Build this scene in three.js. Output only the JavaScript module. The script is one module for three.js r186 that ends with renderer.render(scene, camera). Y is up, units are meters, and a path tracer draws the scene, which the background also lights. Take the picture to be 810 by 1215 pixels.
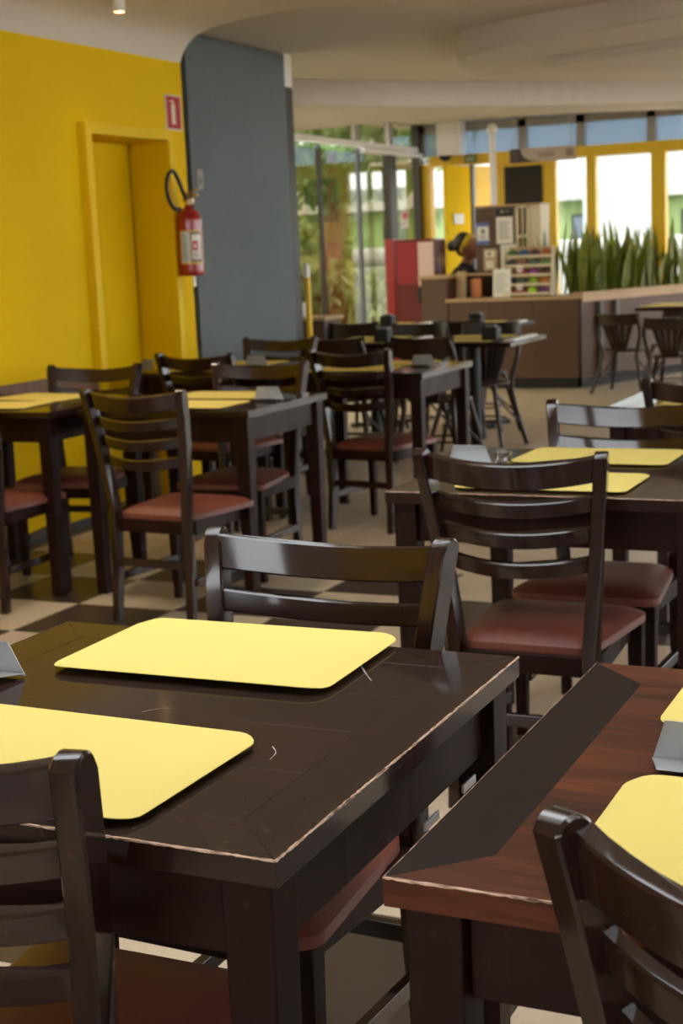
import * as THREE from 'three';
import { mergeGeometries, mergeVertices, toCreasedNormals } from 'three/addons/utils/BufferGeometryUtils.js';
import { RoundedBoxGeometry } from 'three/addons/geometries/RoundedBoxGeometry.js';
import { MarchingCubes } from 'three/addons/objects/MarchingCubes.js';

// ---------------------------------------------------------------- camera, sky, exposure
const scene = new THREE.Scene();
const camera = new THREE.PerspectiveCamera(37.995, 810 / 1215, 0.05, 200);
camera.rotation.order = 'YXZ';
camera.position.set(0, 1.38, 0);
camera.rotation.set(-0.17388, 0.43854, -0.04343);
camera.focus = 1.9;
camera.userData.fStop = 9;
scene.background = new THREE.Color().setRGB(0.92, 0.96, 1.0);   // bright overcast sky
scene.backgroundIntensity = 1;
const renderer = new THREE.WebGLRenderer({ antialias: true });
renderer.toneMapping = THREE.LinearToneMapping;
renderer.toneMappingExposure = 8.1;
renderer.shadowMap.enabled = true;

// ---------------------------------------------------------------- helpers
let seed = 7;
const rnd = () => { seed = (seed + 0x6d2b79f5) | 0; let t = Math.imul(seed ^ (seed >>> 15), 1 | seed); t = (t + Math.imul(t ^ (t >>> 7), 61 | t)) ^ t; return ((t ^ (t >>> 14)) >>> 0) / 4294967296; };
const rr = (a, b) => a + (b - a) * rnd();
const names = new Map();
function numbered(n) { const k = names.get(n) ?? 0; names.set(n, k + 1); return k ? n + '_' + String(k).padStart(3, '0') : n; }
function tag(o, label, category, group) { o.userData = { label, category }; if (group) o.userData.group = group; return o; }
function mesh(name, geo, mat, parent = scene, pos, rot) {
  const m = new THREE.Mesh(geo, mat); m.name = parent === scene ? numbered(name) : childName(parent, name);
  m.castShadow = m.receiveShadow = true;
  if (pos) m.position.set(...pos); if (rot) m.rotation.set(...rot);
  parent.add(m); return m;
}
function childName(p, n) { p.kids ??= {}; const k = p.kids[n] ?? 0; p.kids[n] = k + 1; return k ? n + '_' + String(k).padStart(3, '0') : n; }
function base(name, pos = [0, 0, 0], turn = 0) { const g = new THREE.Group(); g.name = numbered(name); g.position.set(...pos); g.rotation.y = turn; scene.add(g); return g; }
function struct(name, geo, mat, pos, parent = scene) { const m = mesh(name, geo, mat, parent, pos); if (parent === scene) { m.name = name; m.userData.kind = 'structure'; } return m; }
function copy(o, label) { const c = o.clone(); c.name = numbered(o.name.replace(/_\d{3}$/, '')); c.userData = { ...o.userData }; if (label) c.userData.label = label; scene.add(c); return c; }
const V = (x, y, z) => new THREE.Vector3(x, y, z);

// box-projected uv in metres; grain axis gets u
function uvBox(g, grain = 'x', off = 0) {
  const p = g.attributes.position, n = g.attributes.normal, uv = new Float32Array(p.count * 2), gi = 'xyz'.indexOf(grain);
  for (let i = 0; i < p.count; i++) {
    const a = [p.getX(i), p.getY(i), p.getZ(i)], m = [Math.abs(n.getX(i)), Math.abs(n.getY(i)), Math.abs(n.getZ(i))];
    const drop = m.indexOf(Math.max(...m)); let ax = [0, 1, 2].filter((k) => k !== drop);
    if (ax.includes(gi)) ax = [gi, ax.find((k) => k !== gi)];
    uv[i * 2] = a[ax[0]] + off; uv[i * 2 + 1] = a[ax[1]] + off * 0.37;
  }
  g.setAttribute('uv', new THREE.BufferAttribute(uv, 2)); return g;
}
function rbox(w, h, d, r = 0.003, grain, off = 0) {
  const g = new RoundedBoxGeometry(w, h, d, 1, Math.min(r, w / 2.01, h / 2.01, d / 2.01));
  return uvBox(g, grain ?? (w >= h && w >= d ? 'x' : h >= d ? 'y' : 'z'), off);
}
function box(w, h, d, grain) { return uvBox(new THREE.BoxGeometry(w, h, d), grain ?? (w >= h && w >= d ? 'x' : h >= d ? 'y' : 'z')); }
function boxAt(x0, x1, y0, y1, z0, z1) { const g = box(Math.abs(x1 - x0), Math.abs(y1 - y0), Math.abs(z1 - z0)); g.translate((x0 + x1) / 2, (y0 + y1) / 2, (z0 + z1) / 2); return uvBox(g); }
function merge(list) { return mergeGeometries(list.map((g) => { const q = g.index ? g.toNonIndexed() : g; for (const k of Object.keys(q.attributes)) if (!['position', 'normal', 'uv'].includes(k)) q.deleteAttribute(k); if (!q.attributes.uv) uvBox(q); return q; })); }
function prism(pts, depth, bevel = 0, grain = 'x', off = 0) { // shape in XY extruded along +z
  const s = new THREE.Shape(pts.map((p) => new THREE.Vector2(...p)));
  const g = new THREE.ExtrudeGeometry(s, { depth: depth - 2 * bevel, bevelEnabled: bevel > 0, bevelThickness: bevel, bevelSize: bevel, bevelOffset: -bevel, bevelSegments: 1, curveSegments: 8 });
  g.translate(0, 0, bevel); return uvBox(g, grain, off);
}
function tube(pts, r, seg = 16, rad = 8, closed = false) { return new THREE.TubeGeometry(new THREE.CatmullRomCurve3(pts.map((p) => V(...p)), closed), seg, r, rad, closed); }
function rod(a, b, r0, r1 = r0, n = 8) { // capped tapered rod
  const d = V(...b).sub(V(...a)), g = new THREE.CylinderGeometry(r1, r0, d.length(), n);
  g.translate(0, d.length() / 2, 0); g.applyQuaternion(new THREE.Quaternion().setFromUnitVectors(V(0, 1, 0), d.clone().normalize())); g.translate(...a); return g;
}
// rings of an outline scaled from centre: outline(t) -> [x, z], height(s, x, z) -> y
function cushion(outline, height, under, rings = 7, n = 48, inner = 0) {
  const pos = [], uv = [], idx = [];
  const add = (x, y, z) => { pos.push(x, y, z); uv.push(x, z); return pos.length / 3 - 1; };
  const grid = (f, flip) => {
    const rows = [];
    for (let i = 0; i <= rings; i++) { const s = i / rings, row = []; for (let k = 0; k < n; k++) { const [x, z] = outline(k / n); row.push(add(x * s, f(s, x * s, z * s), z * s)); } rows.push(row); }
    for (let i = 0; i < rings; i++) for (let k = 0; k < n; k++) { const a = rows[i][k], b = rows[i][(k + 1) % n], c = rows[i + 1][k], d = rows[i + 1][(k + 1) % n]; flip ? idx.push(a, c, b, b, c, d) : idx.push(a, b, c, b, d, c); }
    return rows[rings];
  };
  const t = grid(height, false), u = grid(under, true);
  for (let k = 0; k < n; k++) { const a = t[k], b = t[(k + 1) % n], c = u[k], d = u[(k + 1) % n]; idx.push(a, b, c, b, d, c); }
  const g = new THREE.BufferGeometry(); g.setAttribute('position', new THREE.Float32BufferAttribute(pos, 3)); g.setAttribute('uv', new THREE.Float32BufferAttribute(uv, 2)); g.setIndex(idx);
  return toCreasedNormals(g, 0.9);
}
function roundedRect(hw, hd, r) { // t -> point on a rounded rectangle, corners well sampled
  const pts = []; const c = [[1, 1], [-1, 1], [-1, -1], [1, -1]];
  c.forEach(([sx, sz], q) => { for (let k = 0; k <= 5; k++) { const a = q * Math.PI / 2 + k / 5 * Math.PI / 2; pts.push([sx * (hw - r) + r * Math.cos(a), sz * (hd - r) + r * Math.sin(a)]); }
    const nx = c[(q + 1) % 4], a1 = (q + 1) * Math.PI / 2, e = pts[pts.length - 1], s = [nx[0] * (hw - r) + r * Math.cos(a1), nx[1] * (hd - r) + r * Math.sin(a1)];
    for (let k = 1; k < 6; k++) pts.push([e[0] + (s[0] - e[0]) * k / 6, e[1] + (s[1] - e[1]) * k / 6]); });
  return { n: pts.length, at: (t) => pts[Math.round(t * pts.length) % pts.length] };
}

// ---------------------------------------------------------------- textures
function hash(i, j, s) { let h = Math.imul(i, 374761393) ^ Math.imul(j, 668265263) ^ Math.imul(s, 1274126177); h = Math.imul(h ^ (h >>> 13), 1274126177); return ((h ^ (h >>> 16)) >>> 0) / 4294967296; }
function pn(x, y, px, py, s) { // periodic value noise
  const i = Math.floor(x), j = Math.floor(y), fx = x - i, fy = y - j, u = fx * fx * (3 - 2 * fx), v = fy * fy * (3 - 2 * fy), m = (a, b) => ((a % b) + b) % b;
  const h = (a, b) => hash(m(a, px), m(b, py), s); return (h(i, j) * (1 - u) + h(i + 1, j) * u) * (1 - v) + (h(i, j + 1) * (1 - u) + h(i + 1, j + 1) * u) * v;
}
function fbm(u, v, fx, fy, oct, s) { let a = 0, w = 0.5, t = 0; for (let o = 0; o < oct; o++) { a += w * pn(u * fx, v * fy, fx, fy, s + o); t += w; w *= 0.5; fx *= 2; fy *= 2; } return a / t; }
function dataTex(W, H, f, srgb = true, rep = 1) {
  const d = new Uint8Array(W * H * 4);
  for (let y = 0; y < H; y++) for (let x = 0; x < W; x++) { const c = f(x / W, y / H), o = (y * W + x) * 4; for (let k = 0; k < 3; k++) d[o + k] = Math.max(0, Math.min(255, Math.round((Array.isArray(c) ? c[k] : c) * 255))); d[o + 3] = 255; }
  const t = new THREE.DataTexture(d, W, H); t.wrapS = t.wrapT = THREE.RepeatWrapping; t.magFilter = THREE.LinearFilter; t.minFilter = THREE.LinearFilter; if (srgb) t.colorSpace = THREE.SRGBColorSpace; t.repeat.set(rep, rep); t.needsUpdate = true; return t;
}
const mix = (a, b, t) => a.map((v, k) => v + (b[k] - v) * t);
function woodTex(dark, light, contrast, s) {
  return dataTex(1024, 512, (u, v) => {
    const warp = fbm(u, v, 3, 6, 3, s + 40) * 0.06;
    const grain = fbm(u, v + warp, 4, 60, 3, s), fine = fbm(u, v, 14, 220, 2, s + 9), blotch = fbm(u, v, 3, 5, 4, s + 20), fleck = fbm(u, v, 90, 90, 2, s + 30);
    let t = 0.45 * grain + 0.2 * fine + 0.35 * blotch; t = Math.max(0, Math.min(1, (t - 0.5) * contrast + 0.5));
    let c = mix(dark, light, t); if (fleck > 0.8) c = mix(c, [0.42, 0.33, 0.27], (fleck - 0.8) * 1.6); return c;
  });
}
const woodBump = dataTex(512, 512, (u, v) => 0.6 * fbm(u, v, 6, 90, 3, 77) + 0.4 * fbm(u, v, 40, 200, 2, 78), false);
const noiseMap = (lo, hi, s, f = 5) => dataTex(256, 256, (u, v) => lo + (hi - lo) * fbm(u, v, f, f, 4, s), false);
const grimeTex = (c, amp, s, f = 4, rep = 0.5) => dataTex(256, 256, (u, v) => { const t = (fbm(u, v, f, f, 5, s) - 0.5) * amp + (fbm(u, v, 64, 64, 2, s + 5) - 0.5) * amp * 0.4; return c.map((k) => k * (1 + t)); }, true, rep);

// ---------------------------------------------------------------- materials
const S = (o) => new THREE.MeshStandardMaterial(o), P = (o) => new THREE.MeshPhysicalMaterial(o);
const texDark = woodTex([0.085, 0.029, 0.017], [0.185, 0.072, 0.042], 1.3, 3), texLitRed = woodTex([0.15, 0.062, 0.022], [0.43, 0.21, 0.09], 2.2, 11), texStripDim = woodTex([0.075, 0.042, 0.024], [0.14, 0.085, 0.05], 1.1, 23), texApron = woodTex([0.085, 0.030, 0.020], [0.18, 0.07, 0.045], 1.3, 29);  // red grain has window warmth painted in, strip grain its weaker reflection
const ccRough = noiseMap(0.75, 1.0, 91, 9);
const lacquer = (map, o = {}) => P({ map, roughness: 0.6, specularIntensity: 0.2, clearcoat: 0.6, clearcoatRoughness: 0.2, clearcoatRoughnessMap: ccRough, bumpMap: woodBump, bumpScale: 0.00025, ...o });
const M = {
  chairWood: lacquer(texDark, { clearcoatRoughness: 0.13, clearcoat: 1 }), topWood: lacquer(texDark, { clearcoat: 0.7, clearcoatRoughness: 0.1, bumpScale: 0.0001 }), litRedWood: lacquer(texLitRed, { clearcoat: 0.35, clearcoatRoughness: 0.4 }), stripDimWood: lacquer(texStripDim, { clearcoat: 0.2, clearcoatRoughness: 0.4 }), apronWood: lacquer(texApron, { clearcoat: 0.15, clearcoatRoughness: 0.3 }),
  worn: S({ map: dataTex(512, 64, (u, v) => { const t = fbm(u, v, 40, 8, 4, 51); return t > 0.42 ? mix([0.78, 0.62, 0.52], [0.9, 0.78, 0.68], fbm(u, v, 90, 9, 2, 8)) : [0.3, 0.16, 0.1]; }, true, 1), roughness: 0.7 }),
  leather: P({ map: grimeTex([0.45, 0.235, 0.185], 0.25, 61, 5, 2), roughness: 0.42, bumpMap: noiseMap(0, 1, 62, 60), bumpScale: 0.0004, clearcoat: 0.15, clearcoatRoughness: 0.4 }),
  mat: P({ specularIntensity: 0.3, map: dataTex(512, 512, (u, v) => { const b = fbm(u, v, 4, 6, 4, 71), k = Math.max(0, b - 0.6) * 1.2; return mix([0.90, 0.825, 0.47], [0.78, 0.76, 0.47], k); }, true, 1.6), roughness: 0.7, bumpMap: noiseMap(0, 1, 72, 40), bumpScale: 0.0003 }),
  matEdge: S({ color: 0x8a7432, roughness: 0.7 }),
  steel: P({ color: new THREE.Color().setRGB(0.46, 0.48, 0.50), metalness: 0.6, roughness: 0.42, roughnessMap: noiseMap(0.7, 1, 81, 9) }),
  yellow: P({ map: grimeTex([0.91, 0.75, 0.0], 0.035, 101, 5, 0.6), roughness: 0.75, specularIntensity: 0.3 }),
  yellowTrim: P({ map: grimeTex([0.92, 0.76, 0.01], 0.04, 103, 6, 0.8), roughness: 0.6, specularIntensity: 0.5 }),
  yellowFrame: S({ color: new THREE.Color().setRGB(0.80, 0.50, 0.01), roughness: 0.45 }),
  blue: S({ map: grimeTex([0.41, 0.445, 0.45], 0.10, 105, 4, 0.5), roughness: 0.85 }),
  plaster: S({ map: grimeTex([0.85, 0.81, 0.755], 0.04, 107, 4, 0.4), roughness: 0.85 }),
  white: S({ color: 0xe8e4dc, roughness: 0.55 }), black: S({ color: 0x0c0b0a, roughness: 0.6 }), darkFrame: S({ color: 0x2c2620, roughness: 0.5 }), greyFrame: S({ color: 0x9a9288, roughness: 0.55 }), grey: S({ color: 0x77787a, roughness: 0.6 }),
  glass: P({ color: 0xffffff, transmission: 1, thickness: 0, roughness: 0.02, ior: 1.5 }), tinted: P({ color: 0xd8d2bf, transmission: 1, thickness: 0, roughness: 0.04, ior: 1.5 }), greyGlass: P({ color: 0xb4c2d0, transmission: 0.7, thickness: 0, roughness: 0.25 }),
  clear: P({ color: 0xffffff, transmission: 1, thickness: 0.01, roughness: 0.02, ior: 1.5 }),
  tileLight: [0, 1, 2].map((k) => P({ map: grimeTex([0.77, 0.70, 0.60].map((c) => c * (0.98 + 0.02 * k)), 0.14, 110 + k, 4, 1), roughness: 0.42, clearcoat: 0.25, clearcoatRoughness: 0.25 })),
  tileDark: [0, 1].map((k) => P({ map: grimeTex([0.25, 0.20, 0.16], 0.3, 120 + k, 4, 1), roughness: 0.4, clearcoat: 0.3, clearcoatRoughness: 0.25 })),
  grout: S({ color: 0x6b6053, roughness: 0.9 }),
  veneer: P({ map: woodTex([0.27, 0.175, 0.11], [0.36, 0.24, 0.155], 1.1, 131), roughness: 0.5 }), tan: S({ map: woodTex([0.66, 0.53, 0.38], [0.76, 0.64, 0.48], 1.1, 133), roughness: 0.5 }), pale: S({ color: 0xd8c9a8, roughness: 0.6 }), railWood: S({ map: woodTex([0.42, 0.30, 0.23], [0.56, 0.42, 0.33], 1.2, 135), roughness: 0.6 }),
  bentWood: lacquer(woodTex([0.13, 0.08, 0.055], [0.26, 0.16, 0.10], 1.3, 137), { clearcoat: 0.5, clearcoatRoughness: 0.3 }),
  red: P({ color: 0xa01414, roughness: 0.35, clearcoat: 0.6, clearcoatRoughness: 0.15 }), redDark: P({ color: 0x6e1712, roughness: 0.4, clearcoat: 0.4 }), brass: P({ color: 0xd6a94a, metalness: 0.9, roughness: 0.3 }), rubber: S({ color: 0x111111, roughness: 0.5 }),
  leaf: P({ map: dataTex(64, 256, (u, v) => { const band = fbm(u, v, 3, 30, 3, 141), edge = Math.abs(u - 0.5) * 2; let c = mix([0.31, 0.35, 0.04], [0.64, 0.66, 0.16], band); if (edge > 0.8) c = mix(c, [0.58, 0.62, 0.30], 0.7); return c; }, true, 1), roughness: 0.45, transmission: 0.3, thickness: 0, side: THREE.DoubleSide }),
  soil: S({ color: 0x2b2018, roughness: 1 }),
  skin: S({ color: 0x9a6647, roughness: 0.6 }), cloth: S({ color: 0x141414, roughness: 0.9 }), hair: S({ color: 0x120d0a, roughness: 0.6 }), band: S({ color: 0xd8b21c, roughness: 0.8 }),
};

// =================================================================== STRUCTURE
const C = 2.72;           // ceiling height
// floor: slab, tiles
struct('floor', boxAt(-6.6, 5.7, -0.12, -0.006, 3.4, -16.2), M.grout);
{
  const floor = scene.getObjectByName('floor'), ts = 0.45, g0 = rbox(ts - 0.004, 0.012, ts - 0.004, 0.0015), cells = [], rest = { light: [], dark: [] };
  const cam = V(0, 1.38, 0), view = new THREE.Matrix4().makeRotationFromEuler(camera.rotation).invert();
  for (let ix = -7; ix < 21; ix++) for (let iz = -18; iz < 27; iz++) {
    const x = -3.52 + (ix + 0.5) * ts, z = -4.48 - (iz + 0.5) * ts; if (x < -6.55 || x > 5.65 || z > 3.35 || z < -16.1) continue;
    if (x < -4.5 && z > -9.3) continue;
    const p = V(x, 0, z).sub(cam).applyMatrix4(view), sx = p.x / -p.z, sy = p.y / -p.z, seen = p.z < 0 && Math.abs(sx) < 0.26 && sy > -0.38 && sy < 0.38;
    cells.push({ x, z, dark: (ix + iz) % 2 === 0 && iz < 3, d: seen ? -p.z : 1e3 + Math.abs(p.z) });
  }
  cells.sort((a, b) => a.d - b.d);
  cells.forEach((c, i) => {
    const mats = c.dark ? M.tileDark : M.tileLight, k = Math.floor(hash(Math.round(c.x * 100), Math.round(c.z * 100), 5) * mats.length);
    if (i < 300) mesh('tile', g0, mats[k], floor, [c.x, -0.006 + (hash(i, 3, 9) - 0.5) * 0.0008, c.z], [0, Math.floor(hash(i, 1, 2) * 4) * Math.PI / 2, 0]);
    else rest[c.dark ? 'dark' : 'light'].push(g0.clone().translate(c.x, -0.006, c.z));
  });
  for (const k of ['light', 'dark']) if (rest[k].length) { const m = mesh('outer_tiles', merge(rest[k]), k === 'dark' ? M.tileDark[0] : M.tileLight[1], floor); m.userData.kind = 'stuff'; }
}
// yellow wall on the left with a recessed door
struct('wall_left', merge([
  boxAt(-4.75, -4.5, 0, 2.48, 3.2, -6.66), boxAt(-4.735, -4.5, 2.035, 2.48, -6.66, -7.46), boxAt(-4.75, -4.5, 0, 2.48, -7.46, -7.68), boxAt(-4.95, -4.86, 0, 2.48, -6.3, -7.7), boxAt(-4.87, -4.74, 0, 2.48, -7.46, -7.5), boxAt(-4.87, -4.735, 2.035, 2.48, -6.66, -7.46)]), M.yellow);
struct('wall_soffit', boxAt(-4.8, -4.5, 2.48, C + 0.1, 3.2, -7.68), M.plaster);
{
  const d = struct('door_1', boxAt(-4.80, -4.745, 0.005, 2.03, -6.665, -7.455), M.yellow);
  mesh('door_knob', new THREE.SphereGeometry(0.025, 16, 10), M.yellowTrim, d, [-4.72, 1.0, -6.74]);
}
struct('trim_1', merge([boxAt(-4.5, -4.455, 0, 2.09, -6.605, -6.66), boxAt(-4.5, -4.475, 2.035, 2.09, -6.66, -7.46), boxAt(-4.5, -4.475, 0, 2.09, -7.46, -7.52)]), M.yellowTrim);
struct('trim_2', merge([boxAt(-4.5, -4.478, 0.70, 0.81, 3.2, -6.60)]), M.railWood);
struct('skirting_1', boxAt(-4.735, -4.672, 0, 0.80, -7.44, -7.46), M.greyFrame);
struct('baseboard_left', boxAt(-4.5, -4.49, 0, 0.05, 3.2, -6.6), M.darkFrame);
// white cove between wall and ceiling
{
  const pts = [[-4.5, 2.48], [-4.485, 2.515], [-4.465, 2.55], [-4.44, 2.58], [-4.405, 2.607], [-4.36, 2.63], [-4.28, 2.652], [-4.15, 2.672], [-3.9, 2.692], [-3.5, 2.708], [-3.0, 2.716], [-2.6, C]];
  const s = new THREE.Shape([...pts, [-2.6, C + 0.03], [-4.6, C + 0.03], [-4.6, 2.48]].map((p) => new THREE.Vector2(...p)));
  const g = new THREE.ExtrudeGeometry(s, { depth: 10.88, bevelEnabled: false }); g.translate(0, 0, -7.68); const c = toCreasedNormals(g, 0.5); struct('ceiling_cove', uvBox(c), M.plaster);
}
// blue-grey wall, further back
struct('wall_blue', boxAt(-4.86, -4.7, 0, C - 0.012, -8.08, -9.41), M.blue);
struct('wall_slot_shade', boxAt(-4.96, -4.86, 0, C, -7.3, -9.41), M.black);  // black backing that paints in the shade of the recess
struct('trim_3', boxAt(-4.82, -4.705, 0, 2.5, -9.41, -9.53), M.darkFrame);
struct('trim_4', boxAt(-4.82, -4.705, 2.5, C, -9.41, -9.53), M.white);
struct('wall_recess', boxAt(-6.6, -4.82, 0, C, -9.3, -9.42), M.blue);
// ceiling
// two unseen rooflights, the right one added to brighten the front tables: x0, x1, z0, z1
const SK = [-2.45, -0.95, -1.1, -3.45], SK2 = [0.6, 1.75, -1.1, -3.45];
const holed = (y0, y1, e) => merge([boxAt(-6.7 - e, SK[0], y0, y1, 3.4 + e, -16.3 - e), boxAt(SK2[1], 5.8 + e, y0, y1, 3.4 + e, -16.3 - e), boxAt(SK[0], SK2[1], y0, y1, 3.4 + e, SK[2]), boxAt(SK[0], SK2[1], y0, y1, SK[3], -16.3 - e), boxAt(SK[1], SK2[0], y0, y1, SK[2], SK[3])]);
struct('ceiling', holed(C, C + 0.2, 0), M.plaster);
function slab(name, pts, y0, y1, closed = true) {
  const c = new THREE.CatmullRomCurve3(pts.map(([x, z]) => V(x, 0, z)), true, 'centripetal');
  const s = new THREE.Shape(closed ? c.getPoints(80).map((p) => new THREE.Vector2(p.x, -p.z)) : pts.map(([x, z]) => new THREE.Vector2(x, -z)));
  const g = new THREE.ExtrudeGeometry(s, { depth: y1 - y0 - 0.02, bevelEnabled: true, bevelThickness: 0.02, bevelSize: 0.025, bevelSegments: 3, curveSegments: 4 });
  g.rotateX(-Math.PI / 2); g.translate(0, y0 + 0.02, 0); return struct(name, uvBox(toCreasedNormals(g, 0.6)), M.plaster);
}
slab('ceiling_drop', [[-6.5, -10.0], [-5.9, -10.45], [-5.38, -10.86], [-4.85, -11.6], [-4.22, -12.3], [-3.5, -12.95], [-2.86, -13.4], [-1.8, -14.1], [0.5, -14.6], [5.6, -14.7], [5.6, -15.2], [0, -15.1], [-2.0, -14.6], [-2.97, -14.1], [-4.06, -13.5], [-4.91, -13.05], [-5.63, -12.9], [-6.1, -13.05], [-6.5, -13.2]], 2.52, C, false);
const starG = new THREE.CylinderGeometry(0.015, 0.015, 0.004, 8);
slab('ceiling_island', [[-3.56, -9.85], [-3.33, -9.3], [-3.1, -9.1], [-2.75, -8.93], [-2.3, -8.8], [-1.8, -8.55], [-0.8, -8.6], [0.2, -9.2], [0.6, -10.4], [0, -11.6], [-1.2, -12.2], [-2.5, -11.9], [-3.35, -11.1], [-3.62, -10.5]], 2.57, C);
for (let k = 0; k < 46; k++) mesh('star_point', starG, M.white, scene.getObjectByName('ceiling_island'), [rr(-3.4, -0.6), 2.5695, -9.25 - 2.4 * rnd()]);
slab('ceiling_island_step', [[-2.95, -9.85], [-2.66, -9.7], [-2.3, -9.6], [-2.0, -9.5], [-1.0, -9.5], [-0.2, -10], [-0.2, -10.9], [-1.2, -11.3], [-2.3, -10.9], [-2.85, -10.4]], 2.52, 2.58);
// glass wall at the back left (plane x = -6.35)
{
  const w = base('window_1'); w.name = 'window_1'; w.userData.kind = 'structure';
  for (const [a, b] of [[-9.42, -11.1], [-11.16, -12.7], [-12.76, -13.34], [-13.38, -14.24], [-14.34, -15.02], [-15.2, -15.86]]) mesh('pane', boxAt(-6.356, -6.348, 0.12, 2.36, a, b), M.tinted, w);
  for (const [a, b] of [[-9.42, -11.1], [-11.16, -12.7], [-12.76, -14.2], [-14.3, -15.08], [-15.2, -15.95]]) mesh('pane', boxAt(-6.356, -6.348, 2.47, 3.2, a, b), M.tinted, w);
  for (const z of [-11.13, -12.73, -13.36, -14.29]) mesh('mullion', boxAt(-6.37, -6.33, 0.1, 2.4, z + 0.02, z - 0.02), M.darkFrame, w);
  mesh('mullion', boxAt(-6.38, -6.30, 0.1, 2.4, -15.02, -15.2), M.darkFrame, w); mesh('mullion', boxAt(-6.38, -6.30, 0.1, 3.1, -15.86, -16), M.darkFrame, w);
  for (const z of [-12.73, -14.25, -15.14]) mesh('mullion', boxAt(-6.38, -6.32, 2.45, 3.2, z + 0.04, z - 0.04), M.greyFrame, w);
  mesh('header_rail', boxAt(-6.40, -6.30, 2.42, 2.47, -9.42, -16), M.white, w);
  mesh('track_rail', boxAt(-6.38, -6.27, 2.36, 2.405, -14.3, -15.93), M.white, w);
  mesh('sill_rail', boxAt(-6.42, -6.28, 0, 0.12, -9.42, -16), M.darkFrame, w);
}
struct('wall_glass_top', boxAt(-6.5, -6.3, 3.18, 3.4, -9.3, -16.2), M.plaster);
// back wall (z = -16): yellow frames, windows, clerestory
{
  const b = base('window_2'); b.name = 'window_2'; b.userData.kind = 'structure';
  const top = 2.28, zf = -16.0, fr = (x0, x1, y0, y1, d = 0.06) => mesh('frame', boxAt(x0, x1, y0, y1, zf + d, zf - 0.06), M.yellowFrame, b);
  fr(-6.34, -6.2, 0, top); fr(-6.2, 5.6, top - 0.02, top + 0.09, 0.07); fr(-5.46, -4.76, 0, top, 0.03); fr(-4.41, -4.31, 0, top);
  for (let x = -3.71; x < 5.4; x += 1.42) { fr(x, x + 0.15, 0, top, 0.08); if (x > -3.8) fr(x + 0.74, x + 0.82, 0, top); }
  for (const [x0, x1] of [[-6.2, -6.07], [-5.74, -5.46], [-4.76, -4.41], [-4.31, -3.71], [-3.56, -2.97], [-2.89, -2.29], [-2.14, -1.55], [-1.47, -0.87], [-0.72, -0.13], [-0.05, 0.55], [0.7, 1.29], [1.37, 1.97], [2.12, 2.71], [2.79, 3.39], [3.54, 4.13], [4.21, 4.81], [4.96, 5.55]]) mesh('pane', boxAt(x0, x1, 0.02, top, zf - 0.004, zf + 0.004), M.glass, b);
  // clerestory
  const xs = [-6.3, -5.12, -4.47, -3.71, -2.9, -2.1, -1.3, -0.5, 0.3, 1.1, 1.9, 2.7, 3.5, 4.3, 5.1, 5.6];
  for (let i = 0; i < xs.length; i++) { mesh('clerestory_post', boxAt(xs[i] - 0.045, xs[i] + 0.045, top + 0.09, 3.2, zf + 0.05, zf - 0.05), M.greyFrame, b); if (i) mesh('clerestory_pane', boxAt(xs[i - 1] + 0.045, xs[i] - 0.045, top + 0.09, 3.2, zf - 0.004, zf + 0.004), M.greyGlass, b); }
  mesh('clerestory_rail', boxAt(-6.3, 5.6, 2.62, 2.7, zf + 0.05, zf - 0.05), M.greyFrame, b);
}
{ // opened yellow door leaf
  const d = base('door_2', [-6.07, 0, -16.0], 0); d.name = 'door_2'; d.userData.kind = 'structure';
  mesh('door_leaf', boxAt(0, 0.045, 0.01, 2.26, 0, -0.75), M.yellow, d, [0, 0, 0], [0, -0.45, 0]);
  mesh('door_jamb', boxAt(0.33, 0.36, 0, 2.26, 0.03, -0.06), M.darkFrame, d);
  mesh('lock_plate', boxAt(0.05, 0.06, 1.62, 1.73, -0.1, -0.25), M.white, d, [0, 0, 0], [0, -0.45, 0]);
}
struct('column_1', boxAt(-6.04, -5.77, 2.36, 3.2, -15.75, -15.95), M.white);
struct('wall_back_top', boxAt(-6.6, 5.8, 3.18, 3.4, -15.9, -16.1), M.plaster);
// unseen sides of the room: right wall with windows, street front with a window band, rooflight over the front tables
struct('wall_right', merge([boxAt(5.6, 5.8, 0, 0.35, 3.2, -16.1), boxAt(5.6, 5.8, 2.55, C + 0.7, 3.2, -16.1), boxAt(5.6, 5.8, 0, C, 3.2, -3.2), boxAt(5.6, 5.8, 0, 1.35, -3.2, -9.2), ...[-5.2, -7.2, -9.2, -11.4, -13.6, -15.9].map((z) => boxAt(5.6, 5.8, 0, C, z + 0.12, z - 0.12))]), M.plaster);
struct('wall_front', merge([boxAt(-4.8, 5.8, 2.58, C + 0.7, 3.2, 3.4), boxAt(-4.8, 0.6, 0, 1.05, 3.2, 3.4), boxAt(0.6, 5.8, 0, 1.8, 3.2, 3.4), boxAt(-0.2, 0.6, 0.9, 2.6, 3.2, 3.4), boxAt(5.3, 5.8, 0.9, 2.6, 3.2, 3.4), boxAt(-4.8, -2.0, 0.9, 1.85, 3.2, 3.4)]), M.plaster);
struct('roof', holed(3.4, 3.55, 0.1), M.plaster);
[SK, SK2].forEach((k, i) => struct('unseen_rooflight_well_' + (i + 1), merge([boxAt(k[0] - 0.05, k[0], C, 3.5, k[2], k[3]), boxAt(k[1], k[1] + 0.05, C, 3.5, k[2], k[3]), boxAt(k[0], k[1], C, 3.5, k[2] + 0.05, k[2]), boxAt(k[0], k[1], C, 3.5, k[3], k[3] - 0.05)]), M.plaster));  // second well belongs to the added rooflight

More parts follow.
